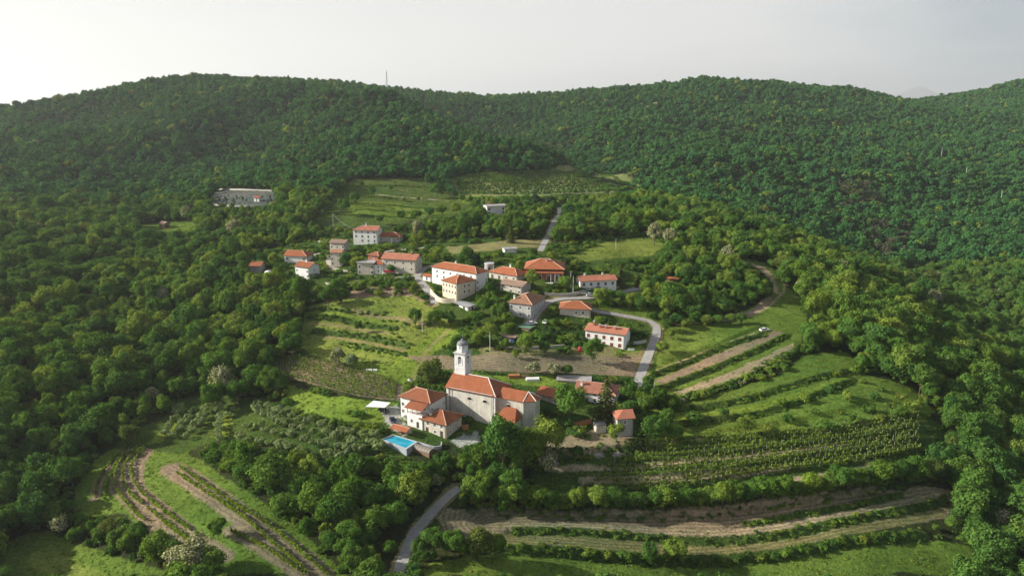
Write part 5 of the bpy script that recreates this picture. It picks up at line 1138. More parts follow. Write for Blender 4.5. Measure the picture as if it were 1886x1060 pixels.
# ------------------------------------------------------------------ poles, mast, wires
def pole(px, py, hp, label, arms=True, r=.16):
    p = hit(px, py); m = MB(); o = tag(empty('utility_pole', p), label, 'pole', 'utility poles'); m.frustum((0, 0), r, r * .6, -1, hp, 8); m.build('shaft', M['pole'], o)
    if arms: m = MB(); m.box(-.9, .9, -.05, .05, hp - .5, hp - .38); m.build('crossarm', M['metal'], o)
    return Vector((p[0], p[1], p[2] + hp))
p1 = pole(614, 418, 9, 'pole with wire on the meadow above the tall white house'); pole(722, 461, 7, 'pole behind the long cream house'); pole(846, 487, 6, 'pole behind the long white house roof')
pole(909, 517, 8, 'tall pole between long white house and stone house'); pole(1051, 530, 8, 'left of the two pale poles beside the bungalow'); pole(1055.5, 541, 8.5, 'right of the two pale poles beside the bungalow', False)
pole(902.5, 647, 8.5, 'pale pole in the garden right behind the bell tower', False); pole(1204, 727, 5, 'thin pole where the tan terrace meets the road', False, .1); pole(778, 612, 7, 'brown pole on the terraced meadow', False)
pole(1134, 458, 6, 'thin pole on the small field right of the upper road', False, .12); pole(1778, 330, 15, 'power line pylon high in the right forest', True, .35); pole(1733, 292, 15, 'second power line pylon on the right forest slope', True, .3); pole(1843, 370, 13, 'faint power line pylon at the right edge of the forest', True, .3)
p2 = Vector(at_plane(651, 421, p1.z - 1.5)); m = MB(); prev = None
for i in range(13):
    t = i / 12; q = p1.lerp(p2, t) - Vector((0, 0, 1.4 * math.sin(math.pi * t)))
    if prev is not None: m.tube(prev, q, .05, n=4)
    prev = q
tag(m.build('overhead_wire', M['metal']), 'pale overhead wire sagging from meadow pole to the tall white house', 'wire')
pm = hit(713, 172); ms = tag(empty('radio_mast', pm), 'tall thin radio mast on the far ridge', 'mast'); hm_ = max(30, (CAMZ + pm[1] * slope(127)) - pm[2])
m = MB(); w0, w1 = 2.4, .7
for i in range(4): a = math.pi / 4 + i * math.pi / 2; m.tube((w0 * math.cos(a), w0 * math.sin(a), -2), (w1 * math.cos(a), w1 * math.sin(a), hm_ * .9), .28, .2, 4)
m.build('legs', M['metal'], ms); m = MB()
for k in range(10):
    z0, z1 = hm_ * .09 * k, hm_ * .09 * (k + 1); r0 = w0 + (w1 - w0) * k / 10; r1 = w0 + (w1 - w0) * (k + 1) / 10
    for i in range(4): a = math.pi / 4 + i * math.pi / 2; b = a + math.pi / 2; m.tube((r0 * math.cos(a), r0 * math.sin(a), z0), (r1 * math.cos(b), r1 * math.sin(b), z1), .14, n=3)
m.build('lattice', M['metal'], ms); m = MB(); m.tube((0, 0, hm_ * .88), (0, 0, hm_), .16); m.build('antenna', M['metal'], ms)
for k in (.62, .72, .8): m = MB(); m.frustum((0, 0), 1.5, 1.5, hm_ * k, hm_ * k + 2.0, 10); m.build('aerial_ring', M['frame_white'], ms)
# ------------------------------------------------------------------ cemetery, water tank, odds and ends
gs = 0
for row, (ya, yb) in enumerate(((361, 363), (365, 367), (369, 371), (373, 375))):
    for k in range(13):
        px = 405 + k * 7.6 + row * 1.5 + random.uniform(-1, 1); py = ya + random.uniform(0, 1.5)
        if 460 < px < 488 and row > 0: continue
        p = hit(px, py); m = MB(); m.box(-.55, .55, -1.1, 1.1, -.3, .35); m.box(-.5, .5, 1.12, 1.34, -.3, 1.25 + .3 * random.random()); tag(m.build('gravestone', M['grave'] if random.random() < .6 else M['carpaint_grey'], None, p), nth(k) + ' grave from the left in the ' + nth(row) + ' row of the cemetery', 'grave', 'graves in the cemetery')
for i, (px, py) in enumerate(((393, 376), (405, 375), (416, 372), (430, 376), (447, 373))): T(px, py, 5.5, 'tall', nth(i) + ' from the left of the slim cypresses between the graves', 'leaf', .55, 'cypresses in the cemetery')
for i, (px, h) in enumerate(((392, 5), (410, 6), (428, 5.5), (445, 4), (458, 3.5), (492, 5), (505, 7), (515, 8))): T(px, 386 + (i % 2), h, 'broad', nth(i) + ' from the left of the bushy trees in front of the cemetery', 'leaf_light' if i % 3 == 0 else None, 1.1, 'trees in front of the cemetery')
p = hit(901, 497); tk = tag(empty('water_tank', p), 'round pale concrete water tank behind the long beige house', 'tank'); m = MB(); m.frustum((0, 0), 2.5, 2.5, -2, 3.6, 24); m.build('cylinder_wall', M['concrete'], tk); m = MB(); m.frustum((0, 0), 2.62, 2.62, 3.605, 3.8, 24); m.build('lid', M['sheet_white'], tk); m = MB(); m.box(-.5, .5, -2.62, -2.4, 0, 2.2); m.build('door', M['frame_dark'], tk)
def tarp(px, py, w, d, mat, name, label, cat, h=.5, rz=0):
    p = hit(px, py); V = []; F = []; n = 9
    for j in range(n):
        for i in range(n):
            u, v = i / (n - 1) - .5, j / (n - 1) - .5; z = h * max(0, 1 - (2 * abs(u)) ** 3) * max(0, 1 - (2 * abs(v)) ** 3) * (.7 + .5 * vnoise(np.array([u * 9 + px]), np.array([v * 9]), 1.0)[0]); V.append((u * w, v * d, z - .1 + .05))
    for j in range(n - 1):
        for i in range(n - 1): a = j * n + i; F.append((a, a + 1, a + n + 1, a + n))
    me = bpy.data.meshes.new(name); me.from_pydata(V, [], F); me.materials.append(mat); o = bpy.data.objects.new(name, me); o.location = p; o.rotation_euler = (0, 0, rz); return tag(link(o), label, cat)
tarp(566, 537, 5.0, 4.5, M['teal'], 'tarpaulin', 'teal tarpaulin over a heap below the small white house', 'tarpaulin', 1.2, .3)
tarp(496, 500, 5.0, 4.0, M['sheet_white'], 'tarpaulin', 'white sheet over a heap right of the small grey cottage', 'tarpaulin', .8, .2)
tarp(712, 505, 4.5, 3.0, M['sheet_white'], 'sunshade', 'white sunshade in the yard of the long cream house', 'sunshade', 2.4, .2)
tarp(1068, 646, 1.8, 1.5, M['flower'], 'parasol', 'red folded canvas in the garden left of the red-shuttered house', 'parasol', 2.0)
def stack(px, py, n, L, W, H_, mat, label, name='timber_stack', rz=.1):
    p = hit(px, py); r = tag(empty(name, p, rz), label, 'stack')
    for k in range(n):
        for j in range(3):
            m = MB(); x = (j - 1) * W * .34; m.box(-L / 2 + random.uniform(-.15, .15), L / 2, x - W * .15, x + W * .15, k * H_ + .01 - (.3 if k == 0 else 0), (k + 1) * H_ - .01); m.build('board', mat, r)
stack(947, 694, 4, 4.2, 2.4, .28, M['wood_orange'], 'stack of reddish boards on the churchyard lawn'); stack(966, 693, 3, 3.4, 2.2, .25, M['wood'], 'stack of grey-brown planks on the churchyard lawn'); stack(981, 699, 3, 5.0, 2.4, .25, M['sheet_white'], 'stack of white blocks on the churchyard lawn')
stack(670, 681, 2, 1.8, 1.2, .4, M['wood'], 'brown beehive box at the edge of the small vineyard', 'beehive'); stack(680, 683, 2, 2.2, 1.2, .35, M['sheet_white'], 'long white beehive box at the edge of the small vineyard', 'beehive'); stack(691, 683, 2, 1.6, 1.1, .35, M['sheet_white'], 'short white beehive box at the edge of the small vineyard', 'beehive')
stack(1162, 643, 1, 2.6, 2.0, .3, M['sheet_white'], 'pale slab on the lawn right of the red-shuttered house', 'garden_slab')
# wooden fences
def board_fence(s, h, mat, label):
    pl = smooth_line(hits(pts(s))[:, :2], .9); z = H(pl[:, 0], pl[:, 1]); o = Vector((*pl[0], z[0])); r = tag(empty('wooden_fence', o), label, 'fence')
    for i in range(len(pl) - 1):
        a = Vector((*pl[i], z[i])) - o; b = Vector((*pl[i + 1], z[i + 1])) - o; q = a.lerp(b, .93); d_ = (b - a).cross(Vector((0, 0, 1))).normalized() * .05; m = MB()
        lo = [a - d_, q - d_, q + d_, a + d_]
        for k in range(4): j = (k + 1) % 4; m.face([(lo[k].x, lo[k].y, lo[k].z - .5), (lo[j].x, lo[j].y, lo[j].z - .5), (lo[j].x, lo[j].y, lo[j].z + h), (lo[k].x, lo[k].y, lo[k].z + h)])
        m.face([(v.x, v.y, v.z + h) for v in lo]); m.build('board', mat, r)
board_fence("1047,786 1060,786 1072,784 1082,781 1090,780", 1.9, M['wood_orange'], 'curved orange-brown wooden fence in front of the rectory yard')
board_fence("851,791 857,792 863,790", 2.0, M['wood_orange'], 'orange wooden gate screen between stone house and church')
# bare rocks in the bank below the churchyard
for px, py, s_, lab in ((1103, 838, 1.9, 'pale bare rock outcrop under the slim tower house bank'), (1140, 836, 2.2, 'largest pale rock outcrop under the slim tower house'), (1020, 855, 1.7, 'grey rock outcrop in the bank under the churchyard trees')):
    p = hit(px, py); bm = bmesh.new(); bmesh.ops.create_icosphere(bm, subdivisions=3, radius=1)
    for v in bm.verts:
        k = .75 + .5 * vnoise(np.array([v.co.x * 3 + px]), np.array([v.co.y * 3 + v.co.z * 4]), 1.0)[0]; v.co = Vector((v.co.x * s_ * k, v.co.y * s_ * .6 * k, v.co.z * s_ * .6 * k))
    me = bpy.data.meshes.new('rock'); bm.to_mesh(me); bm.free(); me.materials.append(M['rock']); o = bpy.data.objects.new('rock_outcrop', me); o.location = p; tag(link(o), lab, 'rock')
# awning in front of the long cream house
p = hit(716, 508); aw = tag(empty('awning', p, .15), 'dark red awning in front of the long cream house', 'awning'); m = MB(); m.face([(-2.6, -1.4, 2.3), (2.6, -1.4, 2.3), (2.6, 1.4, 2.9), (-2.6, 1.4, 2.9)]); m.face([(-2.6, -1.4, 2.22), (2.6, -1.4, 2.22), (2.6, 1.4, 2.82), (-2.6, 1.4, 2.82)]); m.face([(-2.6, -1.4, 2.3), (2.6, -1.4, 2.3), (2.6, -1.4, 2.1), (-2.6, -1.4, 2.1)]); m.build('canvas', M['awning'], aw)
for x in (-2.5, 2.5):
    for y in (-1.3, 1.3): m = MB(); m.tube((x, y, -.5), (x, y, 2.3 + (y + 1.3) * .21), .05); m.build('pole', M['metal'], aw)
# ------------------------------------------------------------------ trees one can point at
T(794, 712, 10.5, 'broad', 'round bronze-green tree left of the bell tower', 'leaf_bronze', 1.1)
T(928, 878, 20, 'broad', 'tallest dark leafy tree in front of the church apse', None, .78)
T(968, 866, 14, 'broad', 'dark tree beside the tallest tree before the church apse', None, .85)
T(1004, 848, 15, 'broad', 'light airy tree in front of the church wing', 'leaf_light', .95)
T(1010, 872, 8, 'broad', 'cream blossoming acacia at the foot of the churchyard trees', 'leaf_bloom')
T(1048, 778, 13, 'broad', 'spreading tree in front of the rectory', None, 1.15)
T(1135, 815, 7, 'broad', 'small yellow-green tree in front of the slim tower house', 'leaf_light')
T(1206, 818, 10, 'broad', 'olive green tree right of the slim tower house')
T(1116, 778, 17, 'spruce', 'tall pointed spruce in front of the rectory', None, 1.35)
T(1141, 529, 12, 'spruce', 'dark spruce at the right end of the white bungalow', 'leaf_spruce', 1.5)
T(1174, 528, 7.5, 'spruce', 'smaller spruce right of the bungalow spruce', 'leaf_spruce', 1.4)
T(878, 497, 9.5, 'pine', 'dark cypress-like conifer behind the long white house', None, .7)
T(941, 447, 12, 'spruce', 'brownish spruce behind the village below the modern house', None, 1.3)
T(987, 384, 12, 'pine', 'left of the two blue-black pines beside the modern house', None, 1.2)
T(1012, 387, 12.5, 'pine', 'right of the two blue-black pines beside the modern house', None, 1.2)
T(979, 529, 9, 'tall', 'bright green cone-shaped tree in front of the brick house', 'leaf_light', 1.0)
T(1092, 668, 10.5, 'broad', 'dark tree in front of the white house with red shutters', None, .85)
T(967, 652, 8.5, 'broad', 'round yellow-green tree beside the blue shelter', 'leaf_light')
T(1004, 655, 6, 'broad', 'small round tree right of the yellow-green garden tree')
T(983, 692, 5.5, 'broad', 'cream blossoming bush left on the churchyard lawn edge', 'leaf_bloom', 1.15)
T(1022, 694, 5.5, 'broad', 'cream blossoming bush next to the lichen-roofed shed', 'leaf_bloom', 1.15)
T(1044, 692, 4.5, 'broad', 'green bush squeezed behind the lichen-roofed shed', None, 1.2)
T(1103, 612, 2.6, 'shrub', 'red maple bush behind the white house with red shutters', 'leaf_red')
T(1482, 545, 5.5, 'broad', 'pale blue-green rounded tree at the end of the grass lane', 'leaf_olive', 1.1)
T(803, 545, 3.2, 'tall', 'small palm-like tree beside the cream house road', None, 1.2)
T(660, 612, 5.5, 'tall', 'lone dark tree on the terraced meadow', None, .9)
T(410, 735, 13, 'broad', 'large white-flowering acacia above the olive grove', 'leaf_bloom')
T(395, 760, 12, 'broad', 'green tree below the large white acacia')
T(440, 745, 11, 'broad', 'broad green tree right of the large white acacia')
T(281, 742, 7, 'broad', 'small white blossoming tree at the edge of the left ravine', 'leaf_bloom')
T(352, 1062, 10, 'broad', 'big cream blossoming tree at the bottom edge below the vineyard', 'leaf_bloom', 1.2)
T(395, 1062, 8, 'broad', 'dark bushy tree right of the big blossoming tree at bottom')
T(402, 992, 6, 'broad', 'single dark tree between the vineyard strips', None, 1.1)
T(237, 822, 8, 'broad', 'bronze rounded tree at the top corner of the lower left vineyard', 'leaf_bronze')
T(110, 990, 7, 'broad', 'pale blossoming bush in the thicket above the bottom left meadow', 'leaf_bloom')
T(800, 1022, 8.5, 'broad', 'leftmost bush of the clump beside the bottom road bend')
T(838, 1030, 9, 'broad', 'second bush of the clump beside the bottom road bend')
T(878, 1032, 9, 'broad', 'yellowish bush of the clump beside the bottom road bend', 'leaf_bronze')
T(912, 1028, 8, 'broad', 'rightmost bush of the clump beside the bottom road bend')
T(1196, 1034, 6, 'broad', 'dark round bush at the left of the pair on the bottom terrace bank')
T(1243, 1038, 7.5, 'broad', 'lighter round bush at the right of the pair on the bottom terrace bank', 'leaf_light')
T(765, 938, 12, 'broad', 'yellow-green tree left of the road where it enters the trees', 'leaf_light', .9)
T(1205, 452, 13, 'broad', 'tall cream acacia at the wood edge right of the upper road', 'leaf_bloom', .8)
T(1232, 458, 12, 'broad', 'second cream acacia at the wood edge right of the upper road', 'leaf_bloom', .8)
T(770, 440, 13, 'broad', 'cream blossoming acacia right of the tall white house', 'leaf_bloom', .7)
T(432, 440, 14, 'broad', 'large cream acacia below the cemetery', 'leaf_bloom', .8)
T(1128, 372, 10, 'broad', 'whitish blossoming tree below the upper vineyard', 'leaf_bloom', .6)
T(1546, 512, 12, 'broad', 'white blossoming acacia on the right ridge', 'leaf_bloom', .8)
T(625, 675, 8, 'broad', 'white flowering tree on the bank above the small vineyard', 'leaf_bloom')
T(648, 680, 6.5, 'broad', 'grey-green tree beside the white flowering tree', 'leaf_olive')
T(605, 565, 10, 'broad', 'large rounded tree below the small two-storey white house', None, 1.15)
T(628, 560, 8, 'broad', 'tree right of the large rounded tree below the white house')
T(765, 600, 8, 'broad', 'dark round tree left of the pair under the cream house')
T(800, 603, 9, 'broad', 'dark round tree right of the pair under the cream house')
T(827, 598, 7, 'broad', 'bushy tree below the grey-roofed shed')
T(1372, 800, 6.5, 'broad', 'light green tree on the meadow below the right hedge', 'leaf_light', 1.15)
T(1332, 772, 4.5, 'broad', 'small grey-green tree on the meadow below the right hedge')
T(655, 378, 11, 'broad', 'large round tree on the left of the upper meadow', None, .9)
T(635, 398, 13, 'broad', 'broad dark tree at the lower left of the upper meadow', None, 1.1)
T(685, 362, 9, 'broad', 'round bush-like tree on the upper meadow beside the pale path')
T(806, 365, 13, 'broad', 'large tree between the upper meadow and the upper vineyard', None, 1.2)
T(788, 345, 13, 'tall', 'tall tree behind the large one by the upper vineyard')
T(865, 378, 9, 'tall', 'light green tree below the upper vineyard corner', 'leaf_light')
T(660, 500, 9, 'broad', 'leafy tree between the ruined house and the long cream house', 'leaf_light')
T(640, 496, 9, 'broad', 'darker leafy tree beside the ruined house')
T(860, 490, 10, 'broad', 'round tree behind the long white house')
T(803, 483, 9, 'broad', 'round tree behind the road bend in the upper village', 'leaf_light')
for i, (px, py, h) in enumerate(sorted([(612, 372, 10), (605, 392, 9), (628, 352, 10), (720, 352, 5), (740, 408, 8), (765, 408, 9), (700, 414, 7), (790, 402, 9), (815, 400, 10), (840, 396, 9), (745, 372, 4), (770, 372, 4.5), (665, 345, 6), (850, 372, 7)])):
    T(px, py, h, 'broad', nth(i) + ' from the left of the leafy trees dotted over the upper meadow', 'leaf_light' if i % 5 == 2 else None, 1.1, 'trees on the upper meadow')
for i, (px, py, h) in enumerate(sorted([(452, 520, 6), (525, 505, 7), (505, 488, 7), (535, 512, 4), (560, 540, 6), (585, 545, 5), (760, 545, 5), (735, 540, 5.5), (715, 535, 4), (690, 530, 4.5),
        (900, 545, 7), (905, 565, 7), (890, 580, 8), (915, 590, 8), (880, 600, 7), (935, 600, 6), (905, 625, 7), (880, 640, 8), (860, 635, 7), (845, 640, 6), (1020, 605, 4), (1015, 620, 4.5), (930, 645, 5), (950, 660, 4)])):
    T(px, py, h, 'broad', nth(i) + ' from the left of the garden trees among the middle village houses', ('leaf_light' if i % 4 == 1 else None), 1.0, 'garden trees among the village houses')
for i, (px, py, h) in enumerate(sorted([(1105, 562, 8), (1120, 560, 7), (1140, 563, 8), (1160, 568, 7), (1178, 572, 7), (1195, 560, 8), (1215, 568, 7), (1190, 545, 8), (1230, 560, 8)])):
    T(px, py, h, 'broad', nth(i) + ' from the left of the orchard trees above the curving lane', 'leaf_light' if i % 3 == 0 else None, 1.1, 'orchard trees above the curving lane')
for i, (px, py, h) in enumerate(sorted([(1225, 610, 5.5), (1245, 600, 6), (1262, 606, 5), (1280, 596, 6), (1300, 600, 5), (1322, 600, 5.5), (1345, 598, 5), (1365, 596, 5), (1220, 650, 5), (1235, 625, 4.5)])):
    T(px, py, h, 'broad', nth(i) + ' from the left in the hedge atop the right terraced field', 'leaf_light' if i % 2 == 0 else None, 1.2, 'hedge trees above the right terraced field')
for i, (px, py, h) in enumerate(sorted([(1160, 745, 8), (1185, 748, 7), (1210, 752, 8), (1235, 752, 6), (1160, 765, 6), (1225, 790, 7), (1240, 815, 6)])):
    T(px, py, h, 'broad', nth(i) + ' from the left of the tree clump right of the rectory', None, 1.1, 'trees in the clump right of the rectory')
for i in range(46):
    t = i / 45; base = np.array(pts("880,928 1000,934 1100,937 1200,939 1320,932 1430,917 1540,902 1650,887 1730,884")); k = t * (len(base) - 1); j = min(int(k), len(base) - 2); q = base[j] + (base[j + 1] - base[j]) * (k - j)
    T(q[0] + random.uniform(-4, 4), q[1] + random.uniform(-4, 2), random.uniform(4.2, 7.8), 'broad', nth(i) + ' bushy tree from the left in the long hedge below right vineyard', 'leaf_light' if random.random() < .22 else None, 1.15, 'trees of the long hedge below the right vineyard')
for i in range(26):
    base = np.array(pts("1215,752 1255,741 1346,712 1426,676 1473,643 1510,632")); t = i / 25; k = t * (len(base) - 1); j = min(int(k), len(base) - 2); q = base[j] + (base[j + 1] - base[j]) * (k - j)
    T(q[0] + random.uniform(-3, 3), q[1] + random.uniform(-2, 2), random.uniform(1.8, 3.4), 'shrub', nth(i) + ' shrub from the left in the hedge between terraced field and right meadow', 'leaf_bloom' if random.random() < .2 else ('leaf_light' if random.random() < .3 else None), 1.15, 'hedge shrubs above the right meadow')
# olives in rows
nol = 0
for ir, ln in enumerate(("302,805 333,757", "324,806 352,765", "345,808 385,752", "405,815 403,752", "420,770 440,735", "480,748 520,768 570,783 630,798 690,808", "500,778 560,795 620,811 680,819", "455,792 540,808 600,826 665,833", "440,812 500,822 560,836", "470,760 520,785", "690,830 640,842 600,846")):
    pl = smooth_line(hits(pts(ln))[:, :2], 4.1)
    for io, q in enumerate(pl):
        x, y = q + RNG.normal(size=2) * .5; tree(x, y, random.uniform(2.7, 4.1), 'olive', nth(io) + (' olive from the near end of the ' + nth(ir) + ' short row of the grove' if ir < 5 else ' olive from the left in the ' + nth(ir - 5) + ' long row of the grove'), 'olive trees of the grove', None, 1.05); nol += 1
# bushes dotted over meadows
SH = [('shrubs on the rough meadow above the right vineyard', 'shrubs on the right meadow', [(1440, 745), (1480, 738), (1500, 760), (1530, 720), (1545, 760), (1560, 735), (1590, 705), (1610, 735), (1600, 760), (1625, 720), (1640, 750), (1660, 735), (1575, 775), (1450, 775), (1415, 790), (1520, 790), (1655, 765), (1620, 775), (1540, 690), (1575, 685), (1680, 750), (1310, 800), (1280, 775)], (1.6, 3.8)),
      ('shrubs round the bright lawn', 'shrubs round the bright lawn', [(505, 735), (520, 728), (530, 745), (545, 760), (560, 770), (580, 775), (600, 780), (620, 786), (640, 788), (660, 790), (680, 792), (700, 795), (510, 750), (645, 762), (660, 768), (590, 722), (602, 728)], (1.8, 3.2)),
      ('low fruit bushes on the terraced meadow', 'bushes on the terraced meadow', [(585, 585), (600, 583), (615, 584), (705, 592), (718, 592), (730, 592), (745, 597), (722, 615), (735, 622), (770, 605), (790, 600), (655, 640), (690, 668), (640, 575)], (1.0, 2.0)),
      ('garden shrubs beside the village houses', 'garden shrubs in the village', [(720, 520), (700, 520), (745, 522), (760, 530), (680, 518), (780, 545), (1010, 538), (1025, 540), (1040, 537), (1060, 538), (990, 535), (905, 520), (1045, 600), (1060, 603), (1165, 610), (1170, 628), (1180, 622), (870, 588), (1140, 655), (1030, 645), (1045, 650)], (1.2, 2.4)),
      ('shrubs below the pool and farmyard', 'shrubs below the pool', [(700, 845), (720, 855), (745, 852), (770, 858), (800, 860), (830, 850), (850, 840), (870, 832), (690, 815), (810, 845)], (1.4, 2.6)),
      ('shrubs on the bottom terrace bank', 'shrubs on the bottom terrace bank', [(960, 1012), (985, 1014), (1015, 1016), (1050, 1020), (1085, 1022), (1120, 1026), (1150, 1028), (1300, 1034), (1330, 1032), (1365, 1028), (1400, 1027), (1425, 1024), (1450, 1020), (1480, 1014), (1515, 1008), (1550, 1000), (1590, 996), (1640, 992), (1680, 988)], (1.2, 2.4))]
for lab, grp, L, (a, b) in SH:
    for i, (px, py) in enumerate(sorted(L)): T(px, py, random.uniform(a, b), 'shrub', nth(i) + ' from the left of the ' + lab, random.choice([None, None, None, 'leaf_light', 'leaf_weed']), random.uniform(1.0, 1.4), grp)
# young trees scattered through the gardens
gx_, gy_ = RNG.uniform(-170, 110, 900), RNG.uniform(240, 470, 900); others = {p[4] for p in PW if p[4]} - {'village_ground'}
ok = in_open(gx_, gy_, {'village_ground'}) & ~in_open(gx_, gy_, others) & roadfree(gx_, gy_, 1.8) & footfree(gx_, gy_); gx_, gy_ = gx_[ok], gy_[ok]; gz_ = H(gx_, gy_); gh_ = fit(gx_, gy_, gz_, RNG.uniform(4.0, 8.0, len(gx_))); ok = np.where(gh_ > 2.4)[0][:52]
ok = sorted(ok, key=lambda i: project(np.array([[gx_[i], gy_[i], gz_[i]]]))[0][0])
for n_, i in enumerate(ok): tree(gx_[i], gy_[i], gh_[i], 'broad', nth(n_) + ' from the left of the young trees scattered through the village gardens', 'young trees in the village gardens', 'leaf_light' if n_ % 3 == 0 else None, random.uniform(.9, 1.2), gz_[i])
# clipped hedges in the gardens
def hedge(s, h, w, label):
    pl = smooth_line(hits(pts(s))[:, :2], .5); P, Nn = [], []
    for q in pl:
        for k in range(16):
            o = RNG.uniform(-1, 1, 3); m_ = np.argmax(np.abs(o * np.array([1, 1, .9]))); o[m_] = np.sign(o[m_]); o[2] = abs(o[2])
            x, y = q[0] + o[0] * w / 2 + RNG.normal() * .1, q[1] + o[1] * w / 2 + RNG.normal() * .1; P.append((x, y, o[2] * h)); Nn.append(o + RNG.normal(size=3) * .4)
    P = np.array(P); P[:, 2] += H(P[:, 0], P[:, 1]) - .1; me = quads_mesh('hedge', P, np.array(Nn), RNG.uniform(.14, .26, len(P)), RNG.uniform(.7, 1.3, len(P)), [M['leaf_pine'] if 'dark' in label else M['leaf'], M['bark']])
    tag(link(bpy.data.objects.new('hedge', me)), label, 'hedge')
hedge("1000,606 1030,616 1060,617 1078,617", 1.9, 1.6, 'long dark clipped hedge left of the white house with red shutters')
hedge("1153,617 1175,620 1196,616", 1.9, 1.5, 'dark clipped hedge right of the white house with red shutters')
hedge("1022,648 1052,650", 1.8, 1.6, 'short clipped hedge block in the garden in front of the white house')
hedge("1092,704 1130,703 1170,706", 1.8, 1.6, 'rough hedge behind the rectory along the fallow field')
hedge("890,686 935,690 980,694", 1.0, 1.2, 'low rough hedge along the top of the churchyard lawn')

# ------------------------------------------------------------------ forest: the trees that show largest singly, the rest as masses
score = hh_ / dp_; onscreen = (px_ > 5) & (px_ < 1880) & (py_ < 1050) & (C[:, 1] < 560)
order = np.argsort(-np.where(onscreen, score, -1)); single = order[:max(0, 296 - NTREE)]
is_single = np.zeros(len(C), bool); is_single[single] = True
zn = [zone(a, b) for a, b in zip(px_, py_)]
for i in single:
    lab, grp = ZD[zn[i]]; r_ = rnd[i]; mt = 'leaf_light' if r_ < .08 else ('leaf_bronze' if r_ < .12 else ('leaf_bloom' if r_ < .128 else None))
    tree(C[i, 0], C[i, 1], hh_[i], 'tall' if rnd[i] > .75 else 'broad', lab, grp, mt, random.uniform(.85, 1.1), cz_[i])
nearm = (C[:, 1] < 620) & ~is_single; farm = (C[:, 1] >= 620)
kn = np.where(rnd < .045, 9, np.where(rnd < .07, 10, np.where(rnd < .075, 11, RNG.integers(0, 9, len(C))))); kf = np.where(rnd < .03, 6, np.where(rnd < .05, 7, np.where(rnd < .0525, 8, np.where((rnd < .15) & (sm > .1), 9, np.where((rnd > .45) & (inpoly(px_, py_, np.array(pts('1535,335 1600,330 1625,370 1600,392 1550,380'))) | inpoly(px_, py_, np.array(pts('1590,405 1660,400 1690,450 1640,475 1600,450')))), 10, RNG.integers(0, 6, len(C)))))))
vil = (np.abs(C[:, 0]) < 230) & (C[:, 1] > 290) & (C[:, 1] < 620) & (RNG.random(len(C)) < .20); kn = np.where(vil, 9, kn)
sc_ = (hh_ / 10.0)[:, None] * np.column_stack([RNG.uniform(.8, 1.3, len(C)), RNG.uniform(.8, 1.3, len(C)), RNG.uniform(.9, 1.15, len(C))])
P3 = np.column_stack([C, cz_ - .2]); lf = np.array([z in ('left', 'bleft', 'low', 'mid') and a < 1150 for z, a in zip(zn, px_)])
mass('woodland', 'near', P3[nearm & lf], kn[nearm & lf], sc_[nearm & lf], 'dense green broadleaf wood closing round the left of the village', 'wood')
mass('woodland', 'near', P3[nearm & ~lf], kn[nearm & ~lf], sc_[nearm & ~lf], 'dense dark broadleaf wood covering the ridge right of the village', 'wood')
xl = px_ < 1085
# the near lobe of the hill and the left summit belong together; the rest is the right hillside
mass('forest', 'far', P3[farm & xl], kf[farm & xl], sc_[farm & xl], 'far forest covering the whole hill behind the village at left', 'forest')
mass('forest', 'far', P3[farm & ~xl], kf[farm & ~xl], sc_[farm & ~xl], 'far forest covering the higher hillside at right', 'forest')
# gaps in the wood edge, hedge bottoms and banks: low growth nobody could count
B_ = []
for c, w, pl in BW:
    if c == 'gd':
        n = int(len(pl) * 4); k = RNG.integers(0, len(pl), n); B_.append(pl[k] + RNG.normal(size=(n, 2)) * w * .5)
for s in ("610,378 660,376 720,378 800,386", "640,342 700,342 780,344", "590,398 660,396 760,402", "600,388 700,388 780,394"):
    pl = smooth_line(hits(pts(s))[:, :2], 1); n = len(pl) * 2; q = pl[RNG.integers(0, len(pl), n)] + RNG.normal(size=(n, 2)) * 1.0; B_.append(q)
for s in ("880,930 1000,936 1200,942 1430,920 1650,890 1730,886", "1215,752 1346,712 1473,643", "985,845 1110,835 1170,828", "1150,826 1373,806 1547,790 1712,764"):
    pl = smooth_line(hits(pts(s))[:, :2], 1); n = len(pl) * 2; B_.append(pl[RNG.integers(0, len(pl), n)] + RNG.normal(size=(n, 2)) * 1.1)
B_ = np.vstack(B_); ok = roadfree(B_[:, 0], B_[:, 1], 1.0) & footfree(B_[:, 0], B_[:, 1]); B_ = B_[ok]; s_ = RNG.uniform(.16, .42, len(B_)); zz = H(B_[:, 0], B_[:, 1])
mass('undergrowth', 'shrub', np.column_stack([B_, zz - .1]), RNG.integers(0, 6, len(B_)), np.column_stack([s_ * 1.3, s_ * 1.3, s_]), 'rough low growth on the terrace banks and hedge bottoms', 'undergrowth')
nU = 9000; ux = RNG.uniform(-330, 330, nU); uy = RNG.uniform(140, 470, nU); ok = ~in_open(ux, uy) & roadfree(ux, uy, 1.2) & footfree(ux, uy); ux, uy = ux[ok], uy[ok]; uz = H(ux, uy); s_ = RNG.uniform(.4, 1.1, len(ux)); s2 = fit(ux, uy, uz, s_ * 2.5) / 2.5; k = s2 > .15
mass('undergrowth', 'shrub', np.column_stack([ux, uy, uz - .1])[k], RNG.integers(0, 6, k.sum()), np.column_stack([s2 * 1.2, s2 * 1.2, s2])[k], 'bushy undergrowth on the floor of the woods', 'undergrowth')
gu = {'village_ground'}; vx = RNG.uniform(-170, 120, 3400); vy = RNG.uniform(225, 480, 3400); ok = in_open(vx, vy, gu) & ~in_open(vx, vy, {p[4] for p in PW if p[4]} - gu) & roadfree(vx, vy, 1.0) & footfree(vx, vy); vx, vy = vx[ok], vy[ok]; vz = H(vx, vy); s_ = RNG.uniform(.3, 1.35, len(vx)); s2 = fit(vx, vy, vz, s_ * 2.5) / 2.5; k = s2 > .12
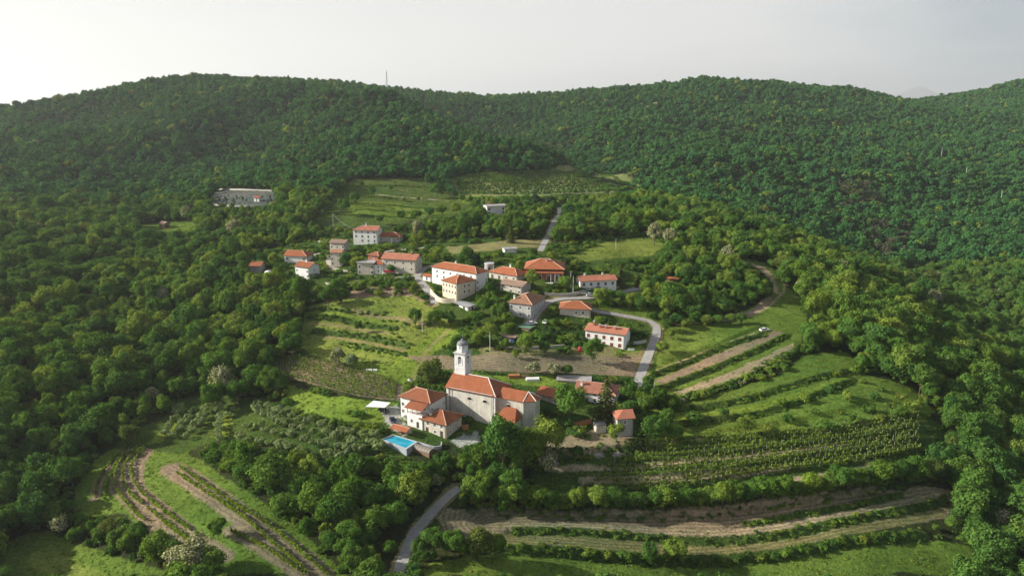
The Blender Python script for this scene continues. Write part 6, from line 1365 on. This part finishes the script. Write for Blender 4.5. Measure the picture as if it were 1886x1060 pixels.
mass('undergrowth', 'shrub', np.column_stack([vx, vy, vz - .1])[k], RNG.integers(0, 6, k.sum()), np.column_stack([s2 * 1.2, s2 * 1.2, s2])[k], 'rough garden growth between the village houses', 'undergrowth')
nT = 52000; tx_ = RNG.uniform(-300, 330, nT); ty_ = RNG.uniform(145, 420, nT); ok = in_open(tx_, ty_); tx_, ty_ = tx_[ok], ty_[ok]
bare = np.zeros(len(tx_), bool)
for c, op, pp, pw, nm, gd in PW:
    m = inpoly(tx_, ty_, pw); bare[m] = c in ('soil', 'soild', 'tan', 'gravel', 'dry')
for c, w, pl in BW:
    k, d = band_mask(pl, w, tx_, ty_); bare[k] = c in ('soil', 'tan', 'dry')
keepT = (~bare | (RNG.random(len(tx_)) < .10)) & roadfree(tx_, ty_, .3) & footfree(tx_, ty_); tx_, ty_ = tx_[keepT], ty_[keepT]; s_ = RNG.uniform(.4, 1.1, len(tx_)); print('tufts', len(tx_))
mx2, my2 = RNG.uniform(-260, 150, 9000), RNG.uniform(440, 790, 9000); ok = in_open(mx2, my2, {'hill_meadow', 'meadow'}); tx_ = np.concatenate([tx_, mx2[ok]]); ty_ = np.concatenate([ty_, my2[ok]]); s_ = np.concatenate([s_, RNG.uniform(1.0, 2.4, ok.sum())])
mass('grass_tufts', 'tuft', np.column_stack([tx_, ty_, H(tx_, ty_) - .05]), RNG.integers(0, 5, len(tx_)), np.column_stack([s_, s_, s_ * .8]), 'tufts of rough grass over meadows and banks', 'grass')
# ------------------------------------------------------------------ haze
hb = MB(); hb.box(-26000, 26000, -300, 41000, -60, 1200); hz = hb.build('haze', [])
hm = bpy.data.materials.new('thin haze'); hm.use_nodes = True; hnt = hm.node_tree; hnt.nodes.clear()
pv = hnt.nodes.new('ShaderNodeVolumePrincipled'); pv.inputs['Density'].default_value = 0.00006; pv.inputs['Color'].default_value = (0.93, 0.97, 1.0, 1); pv.inputs['Anisotropy'].default_value = 0.3
ho = hnt.nodes.new('ShaderNodeOutputMaterial'); hnt.links.new(pv.outputs[0], ho.inputs['Volume']); hz.data.materials.append(hm); hz['kind'] = 'stuff'
tag(hz, 'thin pale evening haze lying over the hills', 'haze')
